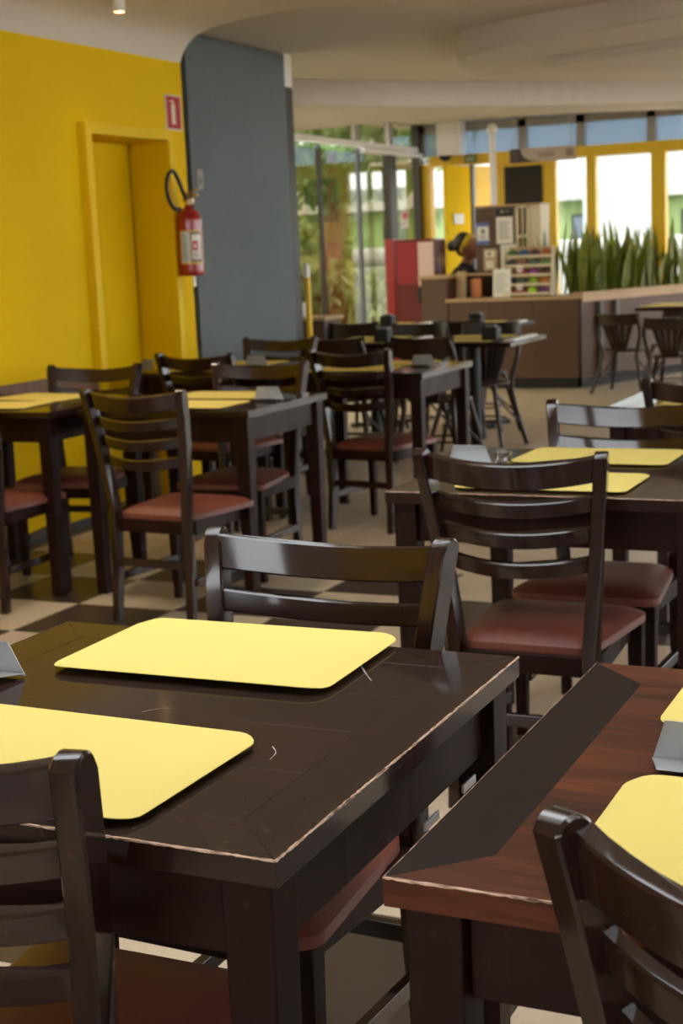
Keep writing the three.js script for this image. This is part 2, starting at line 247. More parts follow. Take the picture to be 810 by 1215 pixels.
// =================================================================== TABLES
const TH = 0.78;
const hexNoise = (i, s) => hash(i, 17, s);
function wornStrip(len, r, s) { // thin irregular chamfer where the lacquer has rubbed through, along x
  const n = 160, pos = [], idx = [], uv = [];
  for (let i = 0; i <= n; i++) {
    const x = -len / 2 + len * i / n, w = r * (0.75 + 0.5 * hexNoise(i, s)) * (hexNoise(i + 500, s) > 0.12 ? 1 : 0.4);
    [[-w, 0.0002], [-w * 0.25, w * 0.25], [w * 0.25, -w * 0.25], [0.0002, -w]].forEach(([a, b], k) => { pos.push(x, k === 0 ? 0.0006 : k === 3 ? b : k === 1 ? 0.0005 : b, k === 0 ? a : k === 1 ? a : 0.0006); uv.push(x * 1.5, k / 3); });
    if (i < n) for (let k = 0; k < 3; k++) { const a = i * 4 + k; idx.push(a, a + 1, a + 4, a + 1, a + 5, a + 4); }
  }
  const g = new THREE.BufferGeometry(); g.setAttribute('position', new THREE.Float32BufferAttribute(pos, 3)); g.setAttribute('uv', new THREE.Float32BufferAttribute(uv, 2)); g.setIndex(idx); g.computeVertexNormals(); return g;
}
const wornMat = M.worn.clone(); wornMat.side = THREE.DoubleSide;
function makeTable(w, d, o) {
  const t = base('dining_table'), th = 0.03, hw = w / 2, hd = d / 2, bw = 0.085, y0 = TH - th;
  const board = (pts, mat, grain, off) => { const g = prism(pts.map(([x, z]) => [x, -z]), th, 0.0006, grain, off); g.rotateX(-Math.PI / 2); g.translate(0, y0, 0); mesh('frame_board', uvBox(g, grain, off), mat, t); };
  const e = 0.0004;
  board([[-hw, hd], [hw, hd], [hw - bw + e, hd - bw], [-hw + bw - e, hd - bw]], o.front, 'x', 0.13);
  board([[hw, -hd], [-hw, -hd], [-hw + bw - e, -hd + bw], [hw - bw + e, -hd + bw]], o.back, 'x', 0.41);
  board([[-hw, -hd + e], [-hw, hd - e], [-hw + bw, hd - bw], [-hw + bw, -hd + bw]], o.left, 'z', 0.77);
  board([[hw, hd - e], [hw, -hd + e], [hw - bw, -hd + bw], [hw - bw, hd - bw]], o.right, 'z', 0.29);
  const n = 4, pw = (d - 2 * bw) / n; const seam = o.seam ?? 0.0001;
  for (let k = 0; k < n; k++) { const g = rbox(w - 2 * bw - 0.0006, th - 0.002, pw - seam, 0.0003, 'x', k * 0.31 + 0.05); mesh('plank', g, o.plank, t, [0, y0 + (th - 0.002) / 2 + 0.0018, -hd + bw + pw * (k + 0.5)]); }
  for (const [sx, sz] of [[-1, 1], [1, 1], [-1, -1], [1, -1]]) { // square legs, slightly tapered
    const g = rbox(0.06, y0, 0.06, 0.003, 'y'), p = g.attributes.position; for (let i = 0; i < p.count; i++) { const k = 1 - 0.22 * (0.5 - p.getY(i) / y0); p.setX(i, p.getX(i) * k); p.setZ(i, p.getZ(i) * k); }
    mesh('leg', g, M.apronWood, t, [sx * (hw - 0.045), y0 / 2, sz * (hd - 0.045)]);
  }
  for (const s of [1, -1]) {
    mesh('apron', rbox(w - 0.15, 0.10, 0.022, 0.002), M.apronWood, t, [0, y0 - 0.05, s * (hd - 0.045)]);
    mesh('apron', rbox(0.022, 0.10, d - 0.15, 0.002), M.apronWood, t, [s * (hw - 0.045), y0 - 0.05, 0]);
  }
  if (o.worn) {
    mesh('worn_edge', wornStrip(w, o.worn, 3), wornMat, t, [0, TH, hd]);
    mesh('worn_edge', wornStrip(d, o.worn, 5), wornMat, t, [hw, TH, 0], [0, Math.PI / 2, 0]);
    mesh('worn_edge', wornStrip(d, o.worn * 0.7, 8), wornMat, t, [-hw, TH, 0], [0, -Math.PI / 2, 0]);
  }
  return t;
}
const darkTop = { front: M.topWood, back: M.topWood, left: M.topWood, right: M.topWood, plank: M.topWood };
const t1 = tag(makeTable(0.8, 0.785, { ...darkTop, worn: 0.0017 }), 'dark brown square table in front with two yellow mats, rubbed pale along its right edge', 'table');
t1.position.set(-1.072, 0, -1.634);
{
  for (const z of [-0.10, -0.245]) mesh('corner_bracket', rbox(0.004, 0.012, 0.05, 0.001), M.steel, t1, [0.3705, 0.632, z]);
  // scuffs in the lacquer
  const scuff = (pts, w) => { const c = new THREE.CatmullRomCurve3(pts.map(([x, z]) => V(x, 0, z))), q = c.getPoints(14), pos = [], idx = []; q.forEach((p, i) => { const ww = w * (0.3 + 0.7 * hash(i, 3, 31)); pos.push(p.x - ww, 0, p.z, p.x + ww, 0, p.z); if (i) { const a = (i - 1) * 2; idx.push(a, a + 2, a + 1, a + 1, a + 2, a + 3); } }); const g = new THREE.BufferGeometry(); g.setAttribute('position', new THREE.Float32BufferAttribute(pos, 3)); g.setIndex(idx); g.computeVertexNormals(); uvBox(g); mesh('scuff', g, M.scuff ??= S({ color: 0xa79a90, roughness: 0.8, side: THREE.DoubleSide }), t1, [0, TH + 0.0004, 0]); };
  scuff([[0.154, -0.366], [0.19, -0.29], [0.215, -0.25], [0.24, -0.215]], 0.0022); scuff([[0.235, 0.08], [0.25, 0.1], [0.255, 0.125]], 0.0012); scuff([[0.0, 0.01], [0.012, -0.008], [0.03, -0.02]], 0.001);
}
const t2 = tag(makeTable(0.8, 0.785, { front: M.litRedWood, back: M.litRedWood, left: M.stripDimWood, right: M.stripDimWood, plank: M.litRedWood, worn: 0.0017 }), 'reddish brown square table, front right, window light and a duller left board painted in', 'table');  // window warmth and duller side boards are painted into the wood colours
t2.position.set(-0.155, 0, -1.634);
const tProto = makeTable(0.8, 0.8, { ...darkTop, worn: 0.0011 });
tProto.position.set(-1.065, 0, -3.786); tag(tProto, 'dark square table with a small clear glass, behind the red-seated chair at right', 'table', 'dark square dining tables');
const tShort = makeTable(0.8, 0.72, darkTop);
tShort.position.set(-4.04, 0, -5.35); tag(tShort, 'dark square table against the yellow wall at the left edge', 'table', 'dark square dining tables');
const placeTable = (src, x, z, label, turn = 0) => { const c = copy(src, label); c.position.set(x, 0, z); c.rotation.y = turn; return c; };
placeTable(tShort, -3.165, -5.44, 'dark square table in front of the yellow door');
placeTable(tShort, -3.08, -7.06, 'dark square table in the middle of the room with a dark card holder');
placeTable(tShort, -3.98, -7.12, 'dark square table next to the end of the blue-grey wall');
placeTable(tProto, -1.0, -5.65, 'dark square table at the right edge whose top mirrors the bright windows');

// =================================================================== PLACEMATS
function makeMat(w, d, lift) {
  const o = roundedRect(w / 2, d / 2, 0.035), f = (s, x, z) => 0.0016 + lift * Math.max(Math.abs(z / (d / 2)) ** 4 * 0.9, Math.abs(x / (w / 2)) ** 10 * 0.6);
  return cushion(o.at, (s, x, z) => f(s, x, z) + 0.0012, (s, x, z) => f(s, x, z), 12, o.n);
}
const matGeo = makeMat(0.455, 0.30, 0.010), matFlat = makeMat(0.44, 0.29, 0.004);
const mat = (x, z, turn, label, g = matGeo, y = TH) => { const m = mesh('placemat', g, M.mat, scene, [x, y, z], [0, turn, 0]); return tag(m, label, 'placemat', 'yellow placemats on the tables'); };
mat(-1.095, -1.905, 0.02, 'yellow placemat with lifted edges on the far side of the front dark table');
mat(-1.082, -1.415, -0.02, 'yellow placemat partly behind a rounded chair post on the front dark table');
mat(-0.165, -1.42, 0.0, 'yellow placemat behind the angled chair on the reddish table');
mat(-0.18, -1.90, 0.0, 'yellow placemat of which a corner shows above the holder on the reddish table');
mat(-1.09, -4.03, 0.0, 'yellow placemat right of the small clear glass', matFlat);
mat(-1.09, -3.585, 0.0, 'yellow placemat seen through the slats of the chair with the red seat', matFlat);
mat(-4.06, -5.53, -0.15, 'yellow placemat on the far side of the table by the yellow wall', matFlat);
mat(-4.07, -5.20, 0.08, 'yellow placemat on the near side of the table by the yellow wall', matFlat);
mat(-3.19, -5.63, 0.0, 'yellow placemat left of the dark holder on the table before the yellow door', matFlat);
mat(-3.14, -5.27, 0.0, 'yellow placemat behind the top rail of the empty chair before the yellow door', matFlat);
mat(-3.05, -7.24, 0.0, 'yellow placemat left of the dark holder on the middle table', matFlat);
mat(-3.12, -6.9, 0.0, 'yellow placemat behind the back of the middle ladder-back chair', matFlat);
mat(-3.99, -7.32, 0.0, 'yellow placemat beside the foot of the blue-grey wall, on the far side of its table', matFlat);
mat(-4.0, -6.95, 0.0, 'yellow placemat beside the foot of the blue-grey wall, on the near side of its table', matFlat);
mat(-1.0, -5.45, 0.0, 'yellow placemat behind the dark chair on the table at the right edge', matFlat);

// =================================================================== MENU HOLDERS, GLASS
function makeHolder(w, h, cut) {
  const t = base('card_holder');
  const plate = (a) => { const g = prism([[-w / 2, 0], [w / 2, 0], [w / 2 - cut, h], [-w / 2 + cut, h]], 0.0016, 0.0003); return g; };
  const up = plate(); up.rotateX(0.22); up.translate(0, 0.003, -0.001); mesh('upright', uvBox(up), M.steel, t);
  const ft = plate(); ft.rotateX(Math.PI / 2 - 0.12); ft.translate(0, 0.007, 0.0); mesh('foot', uvBox(ft), M.steel, t);
  return t;
}
const h1 = tag(makeHolder(0.13, 0.055, 0.018), 'bent metal card holder at the left edge of the front dark table', 'card holder', 'bent metal card holders'); h1.position.set(-1.397, TH, -1.719);
const holder = (x, z, turn, label) => { const c = copy(h1, label); c.position.set(x, TH, z); c.rotation.y = turn; };
holder(-0.32, -1.638, 0, 'bent metal card holder on the reddish table above the cropped yellow mat');
holder(-1.405, -3.85, 0.0, 'bright metal card holder behind the top rail of the red-seated chair');
holder(-2.88, -5.48, 0.1, 'dark-looking card holder on the table before the yellow door');
holder(-2.84, -7.12, 0.1, 'dark-looking card holder on the middle table');
holder(-3.86, -7.22, 0.2, 'dark-looking card holder on the table beside the blue-grey wall');
{
  const pts = [[0.0, 0.001], [0.02, 0.001], [0.022, 0.004], [0.024, 0.035], [0.0225, 0.035], [0.0205, 0.006], [0, 0.005]].map((p) => new THREE.Vector2(...p));
  const g = mesh('glass_cup', new THREE.LatheGeometry(pts, 24), M.clear, scene, [-1.315, TH, -3.87]); tag(g, 'small clear glass beside the bright metal card holder', 'glass');
}

// =================================================================== LADDER-BACK CHAIRS
const CH = 0.91;
function backZ(y) { const k = [[0, 0.222], [0.2, 0.205], [0.42, 0.2], [0.55, 0.206], [0.7, 0.226], [0.82, 0.248], [0.91, 0.268]]; for (let i = 0; i < k.length - 1; i++) if (y <= k[i + 1][0]) { const t = (y - k[i][0]) / (k[i + 1][0] - k[i][0]); return k[i][1] + (k[i + 1][1] - k[i][1]) * t; } return k[k.length - 1][1]; }
const halfX = (y) => y < 0.43 ? 0.166 + 0.008 * (1 - y / 0.43) : 0.166 + (y - 0.43) / 0.48 * 0.054;
function postGeo(side) {
  const ys = [0, 0.1, 0.2, 0.32, 0.42, 0.5, 0.6, 0.7, 0.8, 0.885], dep = (y) => (y < 0.42 ? 0.034 + 0.012 * y / 0.42 : 0.046 + 0.004 * (y - 0.42) / 0.5), front = [], back = [];
  for (const y of ys) { front.push([backZ(y) - dep(y) / 2, y]); back.push([backZ(y) + dep(y) / 2, y]); }
  const top = [], c = backZ(0.885), r = dep(0.885) / 2; for (let k = 1; k < 8; k++) { const a = Math.PI * k / 8; top.push([c + r * Math.cos(a) + 0.004, 0.885 + r * Math.sin(a) * 1.0]); }
  const g = prism([...front.map((p) => p), ...top.reverse(), ...back.reverse()].map(([z, y]) => [z, y]), 0.032, 0.003, 'y'); // x=z_local, y, depth
  g.translate(0, 0, -0.016); g.rotateY(-Math.PI / 2); // shape x -> world z, extrusion -> -x..x
  const p = g.attributes.position, a = -side * 0.16;
  for (let i = 0; i < p.count; i++) { const y = p.getY(i), cz = backZ(Math.min(y, 0.9)); let x = p.getX(i), z = p.getZ(i) - cz; const xr = x * Math.cos(a) - z * Math.sin(a), zr = x * Math.sin(a) + z * Math.cos(a); p.setX(i, xr + side * halfX(y)); p.setZ(i, zr + cz); }
  g.computeVertexNormals(); return uvBox(toCreasedNormals(g, 0.6), 'y', side * 0.3);
}
function railGeo(y, h, sag, t) {
  const hw = halfX(y) - 0.006, R = (hw * hw + sag * sag) / (2 * sag), n = 14, pts = [], a0 = Math.asin(hw / R);
  for (let i = 0; i <= n; i++) { const a = -a0 + 2 * a0 * i / n; pts.push([(R + t / 2) * Math.sin(a), (R + t / 2) * Math.cos(a)]); }
  for (let i = n; i >= 0; i--) { const a = -a0 + 2 * a0 * i / n; pts.push([(R - t / 2) * Math.sin(a), (R - t / 2) * Math.cos(a)]); }
  const g = prism(pts.map(([x, z]) => [x, z - (R - sag)]), h, 0.003); // bulge along +y of the shape
  g.translate(0, 0, -h / 2); g.rotateX(Math.PI / 2); // shape y -> +z, extrusion -> -y
  g.rotateX(0.16); { const p = g.attributes.position; for (let i = 0; i < p.count; i++) p.setY(i, p.getY(i) - 0.012 * (1 - (p.getX(i) / hw) ** 2)); } g.translate(0, y + 0.004, backZ(y) - 0.006);
  g.computeVertexNormals(); return uvBox(toCreasedNormals(g, 0.5), 'x', y);
}
function makeChair() {
  const t = base('dining_chair');
  for (const s of [-1, 1]) mesh('back_post', postGeo(s), M.chairWood, t);
  mesh('top_rail', railGeo(0.865, 0.06, 0.046, 0.025), M.chairWood, t);
  for (const y of [0.782, 0.708, 0.634]) mesh('slat', railGeo(y, 0.038, 0.042, 0.02), M.chairWood, t);
  // seat: rounded trapezoid, domed
  const o = roundedRect(1, 1, 0.22), out = (k) => { const [x, z] = o.at(k); return [x * (0.19 - 0.022 * z), z * 0.205 - 0.018]; };
  mesh('seat', cushion(out, (s) => 0.452 - 0.03 * s ** 5, (s) => 0.402, 9, o.n), M.leather, t);
  const fr = [rbox(0.36, 0.05, 0.022, 0.003), rbox(0.31, 0.05, 0.022, 0.003), rbox(0.022, 0.05, 0.36, 0.003), rbox(0.022, 0.05, 0.36, 0.003)];
  fr[0].translate(0, 0.378, -0.188); fr[1].translate(0, 0.378, 0.19); fr[2].rotateY(-0.055).translate(-0.17, 0.378, 0); fr[3].rotateY(0.055).translate(0.17, 0.378, 0);
  mesh('seat_frame', merge(fr), M.apronWood, t);
  for (const s of [-1, 1]) {
    const g = rbox(0.04, 0.4, 0.04, 0.003, 'y'), p = g.attributes.position; for (let i = 0; i < p.count; i++) { const k = 1 - 0.28 * (0.5 - p.getY(i) / 0.4); p.setX(i, p.getX(i) * k); p.setZ(i, p.getZ(i) * k); }
    mesh('front_leg', g, M.apronWood, t, [s * 0.182, 0.2, -0.192]);
    mesh('side_stretcher', rbox(0.02, 0.032, 0.37, 0.003), M.chairWood, t, [s * 0.175, 0.17, 0.005], [0, s * 0.035, 0]);
  }
  mesh('rear_stretcher', rbox(0.32, 0.032, 0.02, 0.003), M.chairWood, t, [0, 0.235, 0.203]);
  return t;
}
const chairProto = makeChair(); let firstChair = true;
function chair(mx, mz, turn, label) { // mx, mz: middle of the top rail
  const c = firstChair ? chairProto : copy(chairProto); firstChair = false;
  c.position.set(mx - 0.268 * Math.sin(turn), 0, mz - 0.268 * Math.cos(turn)); c.rotation.y = turn;
  return tag(c, label, 'chair', 'dark ladder-back dining chairs');
}
const PI = Math.PI;
chair(-1.095, -3.26, 0.0, 'dark ladder-back chair with shiny reddish seat seen from behind, right of centre');
chair(-1.083, -2.245, PI - 0.04, 'dark ladder-back chair facing the front table, pale shine along its top rail');
chair(-1.06, -1.145, 0.0, 'dark ladder-back chair cropped at the lower left corner, its rounded post over a yellow mat');
chair(-0.14, -1.07, -0.35, 'dark ladder-back chair standing at an angle in the lower right corner');
chair(-3.02, -4.66, -0.08, 'dark ladder-back chair seen whole from behind, in front of the yellow door');
chair(-3.01, -6.58, -0.15, 'dark ladder-back chair in the middle of the room with a worn red seat');
chair(-3.15, -5.92, PI + 0.05, 'dark ladder-back chair facing us behind the table before the yellow door');
chair(-3.80, -6.45, -0.1, 'dark ladder-back chair with its back to us below the fire extinguisher');
chair(-3.97, -5.82, PI + 0.15, 'dark ladder-back chair facing us behind the table by the yellow wall');
chair(-3.93, -7.65, PI, 'dark ladder-back chair against the lower end of the blue-grey wall');
chair(-1.10, -4.35, PI, 'dark ladder-back chair facing us at the right, beyond the small clear glass');
chair(-0.97, -5.05, 0.12, 'dark ladder-back chair cropped by the right edge, its back to us, far right');
chair(-3.89, -4.66, 0.0, 'dark ladder-back chair at the left edge of which only a red seat and legs show');

// =================================================================== BISTRO TABLES AND CHAIRS (far half)
function makeBistroTable() {
  const t = base('bistro_table'); mesh('tabletop', rbox(0.74, 0.028, 0.74, 0.004), M.topWood, t, [0, TH - 0.014, 0]);
  mesh('pedestal', merge([rod([0, 0.02, 0], [0, TH - 0.028, 0], 0.04, 0.035, 14)]), M.black, t);
  for (const a of [0, PI / 2]) { const g = rbox(0.56, 0.03, 0.06, 0.006); g.rotateY(a + PI / 4); g.translate(0, 0.016, 0); mesh('foot', g, M.black, t); }
  return t;
}
function makeBentChair() { // bentwood chair: fan back, bowed posts, curved braces
  const t = base('bentwood_chair');
  mesh('seat', new THREE.LatheGeometry([[0, 0.44], [0.17, 0.438], [0.2, 0.445], [0.205, 0.455], [0.195, 0.462], [0.1, 0.456], [0, 0.454]].map((p) => new THREE.Vector2(...p)), 28), M.bentWood, t);
  for (const s of [-1, 1]) {
    mesh('back_post', tube([[s * 0.24, 0, 0.26], [s * 0.185, 0.25, 0.2], [s * 0.165, 0.45, 0.17], [s * 0.2, 0.6, 0.2], [s * 0.205, 0.74, 0.24], [s * 0.185, 0.83, 0.265]], 0.018, 20), M.bentWood, t);
    mesh('front_leg', rod([s * 0.22, 0, -0.22], [s * 0.14, 0.45, -0.13], 0.014, 0.018), M.bentWood, t);
    mesh('brace', tube([[s * 0.21, 0.14, -0.19], [s * 0.13, 0.30, -0.03], [s * 0.09, 0.40, 0.02], [s * 0.12, 0.31, 0.07], [s * 0.2, 0.16, 0.21]], 0.009, 20, 6), M.bentWood, t);
  }
  { // curved crest
    const n = 12, pts = []; for (let i = 0; i <= n; i++) { const a = -0.62 + 1.24 * i / n; pts.push([0.36 * Math.sin(a), 0.36 * Math.cos(a)]); } for (let i = n; i >= 0; i--) { const a = -0.62 + 1.24 * i / n; pts.push([0.34 * Math.sin(a), 0.34 * Math.cos(a)]); }
    const g = prism(pts, 0.12, 0.003); g.translate(0, -0.3, -0.06); g.rotateX(PI / 2); g.rotateX(0.15); g.translate(0, 0.79, 0.235); mesh('crest', uvBox(g), M.bentWood, t);
  }
  for (let k = -2; k <= 2; k++) { const g = merge([rod([k * 0.026, 0.455, 0.17], [k * 0.062, 0.75, 0.265 - 0.012 * k * k], 0.015, 0.03, 6)]); mesh('fan_slat', g, M.bentWood, t); }
  mesh('seat_ring', new THREE.TorusGeometry(0.17, 0.008, 6, 28).rotateX(PI / 2).translate(0, 0.2, 0), M.bentWood, t);
  return t;
}
const bt = makeBistroTable(), bc = makeBentChair(); let b1 = true, b2 = true;
const low = (c, x, z, k) => { if (x > -3.7 && z < -12) c.scale.y = k; };
const bTable = (x, z, label) => { const c = b1 ? bt : copy(bt); b1 = false; c.position.set(x, 0, z);  tag(c, label, 'table', 'small dark bistro tables'); };
const bChair = (x, z, turn, label) => { const c = b2 ? bc : copy(bc); b2 = false; c.position.set(x, 0, z); c.rotation.y = turn; low(c, x, z, 0.85); tag(c, label, 'chair', 'bentwood cafe chairs'); };
bTable(-4.0, -9.15, 'small dark bistro table, left one of the nearer row'); bTable(-3.28, -9.12, 'small dark bistro table, right one of the nearer row');
bTable(-4.68, -10.85, 'small dark bistro table, left one of the farther row below the garden window'); bTable(-3.9, -10.85, 'small dark bistro table, right one of the farther row in front of the counter');
bTable(-2.78, -13.25, 'small dark bistro table beside the planter'); bTable(-2.5, -14.35, 'small dark bistro table at the right edge below the snake plants');
const bm = (x, z, label) => mat(x, z, 0, label, matFlat, TH);
bm(-4.03, -8.97, 'yellow mat at the front of the left bistro table in the nearer row'); bm(-4.05, -9.33, 'yellow mat at the back of the left bistro table in the nearer row');
bm(-3.3, -8.94, 'yellow mat at the front of the right bistro table in the nearer row'); bm(-3.3, -9.30, 'yellow mat at the back of the right bistro table in the nearer row');
bm(-4.72, -10.67, 'yellow mat at the front of the left bistro table in the farther row'); bm(-4.72, -11.03, 'yellow mat at the back of the left bistro table in the farther row');
bm(-3.95, -10.67, 'yellow mat at the front of the right bistro table in the farther row'); bm(-3.95, -11.03, 'yellow mat at the back of the right bistro table in the farther row');
bm(-2.9, -13.07, 'yellow mat at the front of the bistro table beside the planter'); bm(-2.9, -13.43, 'yellow mat at the back of the bistro table beside the planter');
bm(-2.52, -14.17, 'yellow mat at the front of the bistro table below the snake plants'); bm(-2.52, -14.53, 'yellow mat at the back of the bistro table below the snake plants');
for (const [x, z, l] of [[-3.68, -9.1, 'pinkish-white bar for the window glint between the two nearer bistro tables'], [-2.96, -9.12, 'white bar for the window glint at the right end of the nearer bistro tables'], [-4.36, -10.85, 'white bar for the window glint between the two farther bistro tables'], [-3.58, -10.85, 'white bar for the window glint at the right end of the farther bistro tables'], [-2.62, -13.2, 'white bar for the window glint on the bistro table beside the planter']]) tag(mesh('leaflet', rbox(0.06, 0.014, 0.5, 0.002), M.white, scene, [x, TH + 0.007, z]), l, 'leaflet', 'bars for window glints on the bistro tables');  // white bars modelled in place of window glints on the table edges
for (const [x, z, l] of [[-3.12, -9.0, 'dark napkin box by the white bar on the nearer bistro tables'], [-3.82, -10.7, 'dark napkin box by the white bar on the farther bistro tables'], [-3.84, -8.95, 'dark napkin box by the pinkish bar on the nearer bistro tables'], [-4.55, -10.7, 'dark napkin box between mats on the left farther bistro table']]) { const n = base('napkin_box', [x, TH, z]); mesh('case', rbox(0.1, 0.085, 0.1, 0.006), M.black, n, [0, 0.0435, 0]); mesh('napkin', rbox(0.07, 0.012, 0.06, 0.002), M.grey, n, [0, 0.091, 0]); tag(n, l, 'napkin box', 'dark napkin boxes'); }
bChair(-3.95, -8.62, 0.05, 'bentwood cafe chair with a broad brown crest, left at the nearer bistro row'); bChair(-3.32, -8.58, -0.05, 'bentwood cafe chair with a broad brown crest, right of another at the nearer bistro row');
bChair(-3.42, -9.62, PI, 'bentwood cafe chair beyond the nearer bistro row with feet spread on open floor'); bChair(-3.95, -9.62, PI, 'bentwood cafe chair behind the left table of the nearer bistro row');
bChair(-3.72, -10.4, -0.3, 'bentwood cafe chair turned sideways in front of the farther bistro row'); bChair(-4.6, -10.4, 0.0, 'bentwood cafe chair in front of the left farther bistro table');
bChair(-3.36, -13.4, -0.1, 'bentwood cafe chair with a fan back by the corner of the planter'); bChair(-3.05, -13.95, PI - 0.2, 'bentwood cafe chair tucked behind the table beside the planter'); bChair(-2.5, -15.0, PI, 'bentwood cafe chair deepest in shade by the planter wall'); bChair(-2.78, -12.68, 0.1, 'bentwood cafe chair in front of the bistro table beside the planter'); bChair(-2.25, -13.3, 0.2, 'bentwood cafe chair cropped at the right edge in front of the planter');

// =================================================================== FIRE EXTINGUISHER, SIGN, SOCKET, SPOT
function canvas(w, h, draw) { const c = document.createElement('canvas'); c.width = w; c.height = h; draw(c.getContext('2d'), w, h); const t = new THREE.CanvasTexture(c); t.colorSpace = THREE.SRGBColorSpace; return t; }
function panel(name, w, h, d, tex, mat, parent, pos, rot = [0, 0, 0], o = {}) { // a flat printed board: body plus its printed face
  const g = parent === scene ? base(name, pos) : parent; let root = g;
  if (parent === scene) g.rotation.set(...rot); else { root = new THREE.Group(); root.name = childName(parent, name); root.position.set(...pos); root.rotation.set(...rot); parent.add(root); }
  mesh('board', rbox(w, h, d, Math.min(0.002, d / 3)), mat, root); const f = mesh('print', new THREE.PlaneGeometry(w * 0.985, h * 0.985), S({ map: tex, roughness: o.rough ?? 0.6 }), root, [0, 0, d / 2 + 0.0006]); return root;
}
{
  const e = base('fire_extinguisher', [-4.415, 1.275, -7.53]);
  mesh('cylinder', new THREE.LatheGeometry([[0, 0.0], [0.066, 0.0], [0.072, 0.008], [0.073, 0.03], [0.073, 0.31], [0.066, 0.342], [0.045, 0.368], [0.024, 0.382], [0.022, 0.4], [0, 0.4]].map((p) => new THREE.Vector2(...p)), 32), M.red, e);
  mesh('valve', merge([rod([0, 0.395, 0], [0, 0.43, 0], 0.018, 0.018, 12), rod([-0.03, 0.425, 0], [0.035, 0.425, 0], 0.011, 0.011, 10)]), M.brass, e);
  mesh('handle', merge([rbox(0.1, 0.01, 0.022, 0.003).translate(0.02, 0.452, 0), rbox(0.085, 0.008, 0.02, 0.003).rotateZ(0.25).translate(0.025, 0.472, 0)]), M.brass, e);
  mesh('gauge', new THREE.CylinderGeometry(0.017, 0.017, 0.012, 16).rotateX(PI / 2).translate(0.03, 0.415, 0.02), M.white, e);
  mesh('hose', tube([[0.0, 0.43, 0.018], [-0.005, 0.475, 0.045], [-0.005, 0.55, 0.095], [0.0, 0.585, 0.15], [0.0, 0.56, 0.2], [0, 0.49, 0.225], [0, 0.415, 0.2], [0, 0.375, 0.145], [-0.005, 0.375, 0.085]], 0.0115, 40, 10), M.rubber, e);
  mesh('wall_bracket', merge([rbox(0.02, 0.1, 0.05, 0.003).translate(-0.074, 0.34, 0), rbox(0.05, 0.012, 0.03, 0.003).translate(-0.055, 0.375, 0)]), M.grey, e);
  mesh('hanging_tag', rbox(0.003, 0.06, 0.03, 0.001).translate(0.02, -0.034, 0.01), M.white, e);
  const tex = canvas(256, 192, (c, w, h) => { c.fillStyle = '#d8b33a'; c.fillRect(0, 0, w, h); c.fillStyle = '#c9d3dc'; c.fillRect(10, 10, 100, h - 20); c.fillStyle = '#55606a'; for (let k = 0; k < 11; k++) c.fillRect(20, 22 + k * 14, 60 + (k * 37) % 22, 4); c.fillStyle = '#7d6f5a'; c.fillRect(120, 10, 126, h - 20); c.fillStyle = '#e8e4d6'; c.fillRect(132, 24, 100, 140); c.fillStyle = '#b01c1c'; c.fillRect(140, 60, 62, 56); c.fillStyle = '#fff'; c.font = 'bold 44px sans-serif'; c.fillText('4', 158, 104); c.fillStyle = '#555'; for (let k = 0; k < 3; k++) c.fillRect(142, 126 + k * 12, 70, 5); });
  mesh('label', new THREE.CylinderGeometry(0.0738, 0.0738, 0.19, 28, 1, true, -0.35, 1.9).translate(0, 0.16, 0), S({ map: tex, roughness: 0.4, side: THREE.DoubleSide }), e);
  tag(e, 'red fire extinguisher with black hose loop hanging on the end of the yellow wall', 'extinguisher');
  const st = canvas(128, 160, (c, w, h) => { c.fillStyle = '#d9c9b8'; c.fillRect(0, 0, w, h); c.fillStyle = '#b01a1f'; c.fillRect(6, 6, w - 12, h - 12); c.fillStyle = '#e6d6bf'; c.fillRect(46, 44, 32, 90); c.beginPath(); c.moveTo(46, 46); c.quadraticCurveTo(62, 20, 78, 46); c.fill(); c.fillRect(56, 22, 10, 14); c.fillRect(34, 26, 26, 6); });
  tag(panel('extinguisher_sign', 0.17, 0.195, 0.004, st, M.white, scene, [-4.497, 2.195, -7.565], [0, PI / 2, 0]), 'red square sign with a white extinguisher symbol at the top corner of the yellow wall', 'sign');
  const so = base('wall_socket', [-4.696, 1.848, -8.17]); mesh('plate', rbox(0.008, 0.12, 0.075, 0.003), M.greyFrame, so); mesh('outlet', rbox(0.006, 0.04, 0.04, 0.002), M.grey, so, [0.004, -0.008, 0]); tag(so, 'small grey socket plate on the blue-grey wall', 'socket');
  const sp = base('spot_lamp', [-4.2, 2.60, -6.6]); const gl = S({ color: 0xffe2b0, emissive: 0xffc27a, emissiveIntensity: 1.2, roughness: 0.4 });
  mesh('housing', new THREE.LatheGeometry([[0.026, 0], [0.03, 0.002], [0.031, 0.012], [0.031, 0.11], [0.02, 0.118], [0, 0.118]].map((p) => new THREE.Vector2(...p)), 24), M.white, sp); mesh('lamp_face', new THREE.CylinderGeometry(0.025, 0.025, 0.004, 20).translate(0, 0.003, 0), gl, sp);
  const beam = (x, y, z, I) => { const L = new THREE.SpotLight(0xffeccf, I, 0, 0.75, 1); L.position.set(x, y, z); L.target.position.set(x, 0, z); L.castShadow = true; L.shadow.radius = 3; scene.add(L, L.target); };
  beam(-4.2, 2.592, -6.6, 0.04);
  tag(sp, 'small white cylinder spotlight, lit, on the pale ceiling curve', 'spotlight');
  for (const [x, y, z, l] of [[-3.8, 2.65, -5.15, 'added unseen cylinder spotlight brightening the table by the yellow wall'], [-2.95, 2.67, -5.0, 'added unseen cylinder spotlight brightening the table before the yellow door']]) { copy(sp, l).position.set(x, y, z); beam(x, y - 0.008, z, 0.5); }  // two added spots out of view, brightening the mats on the left tables
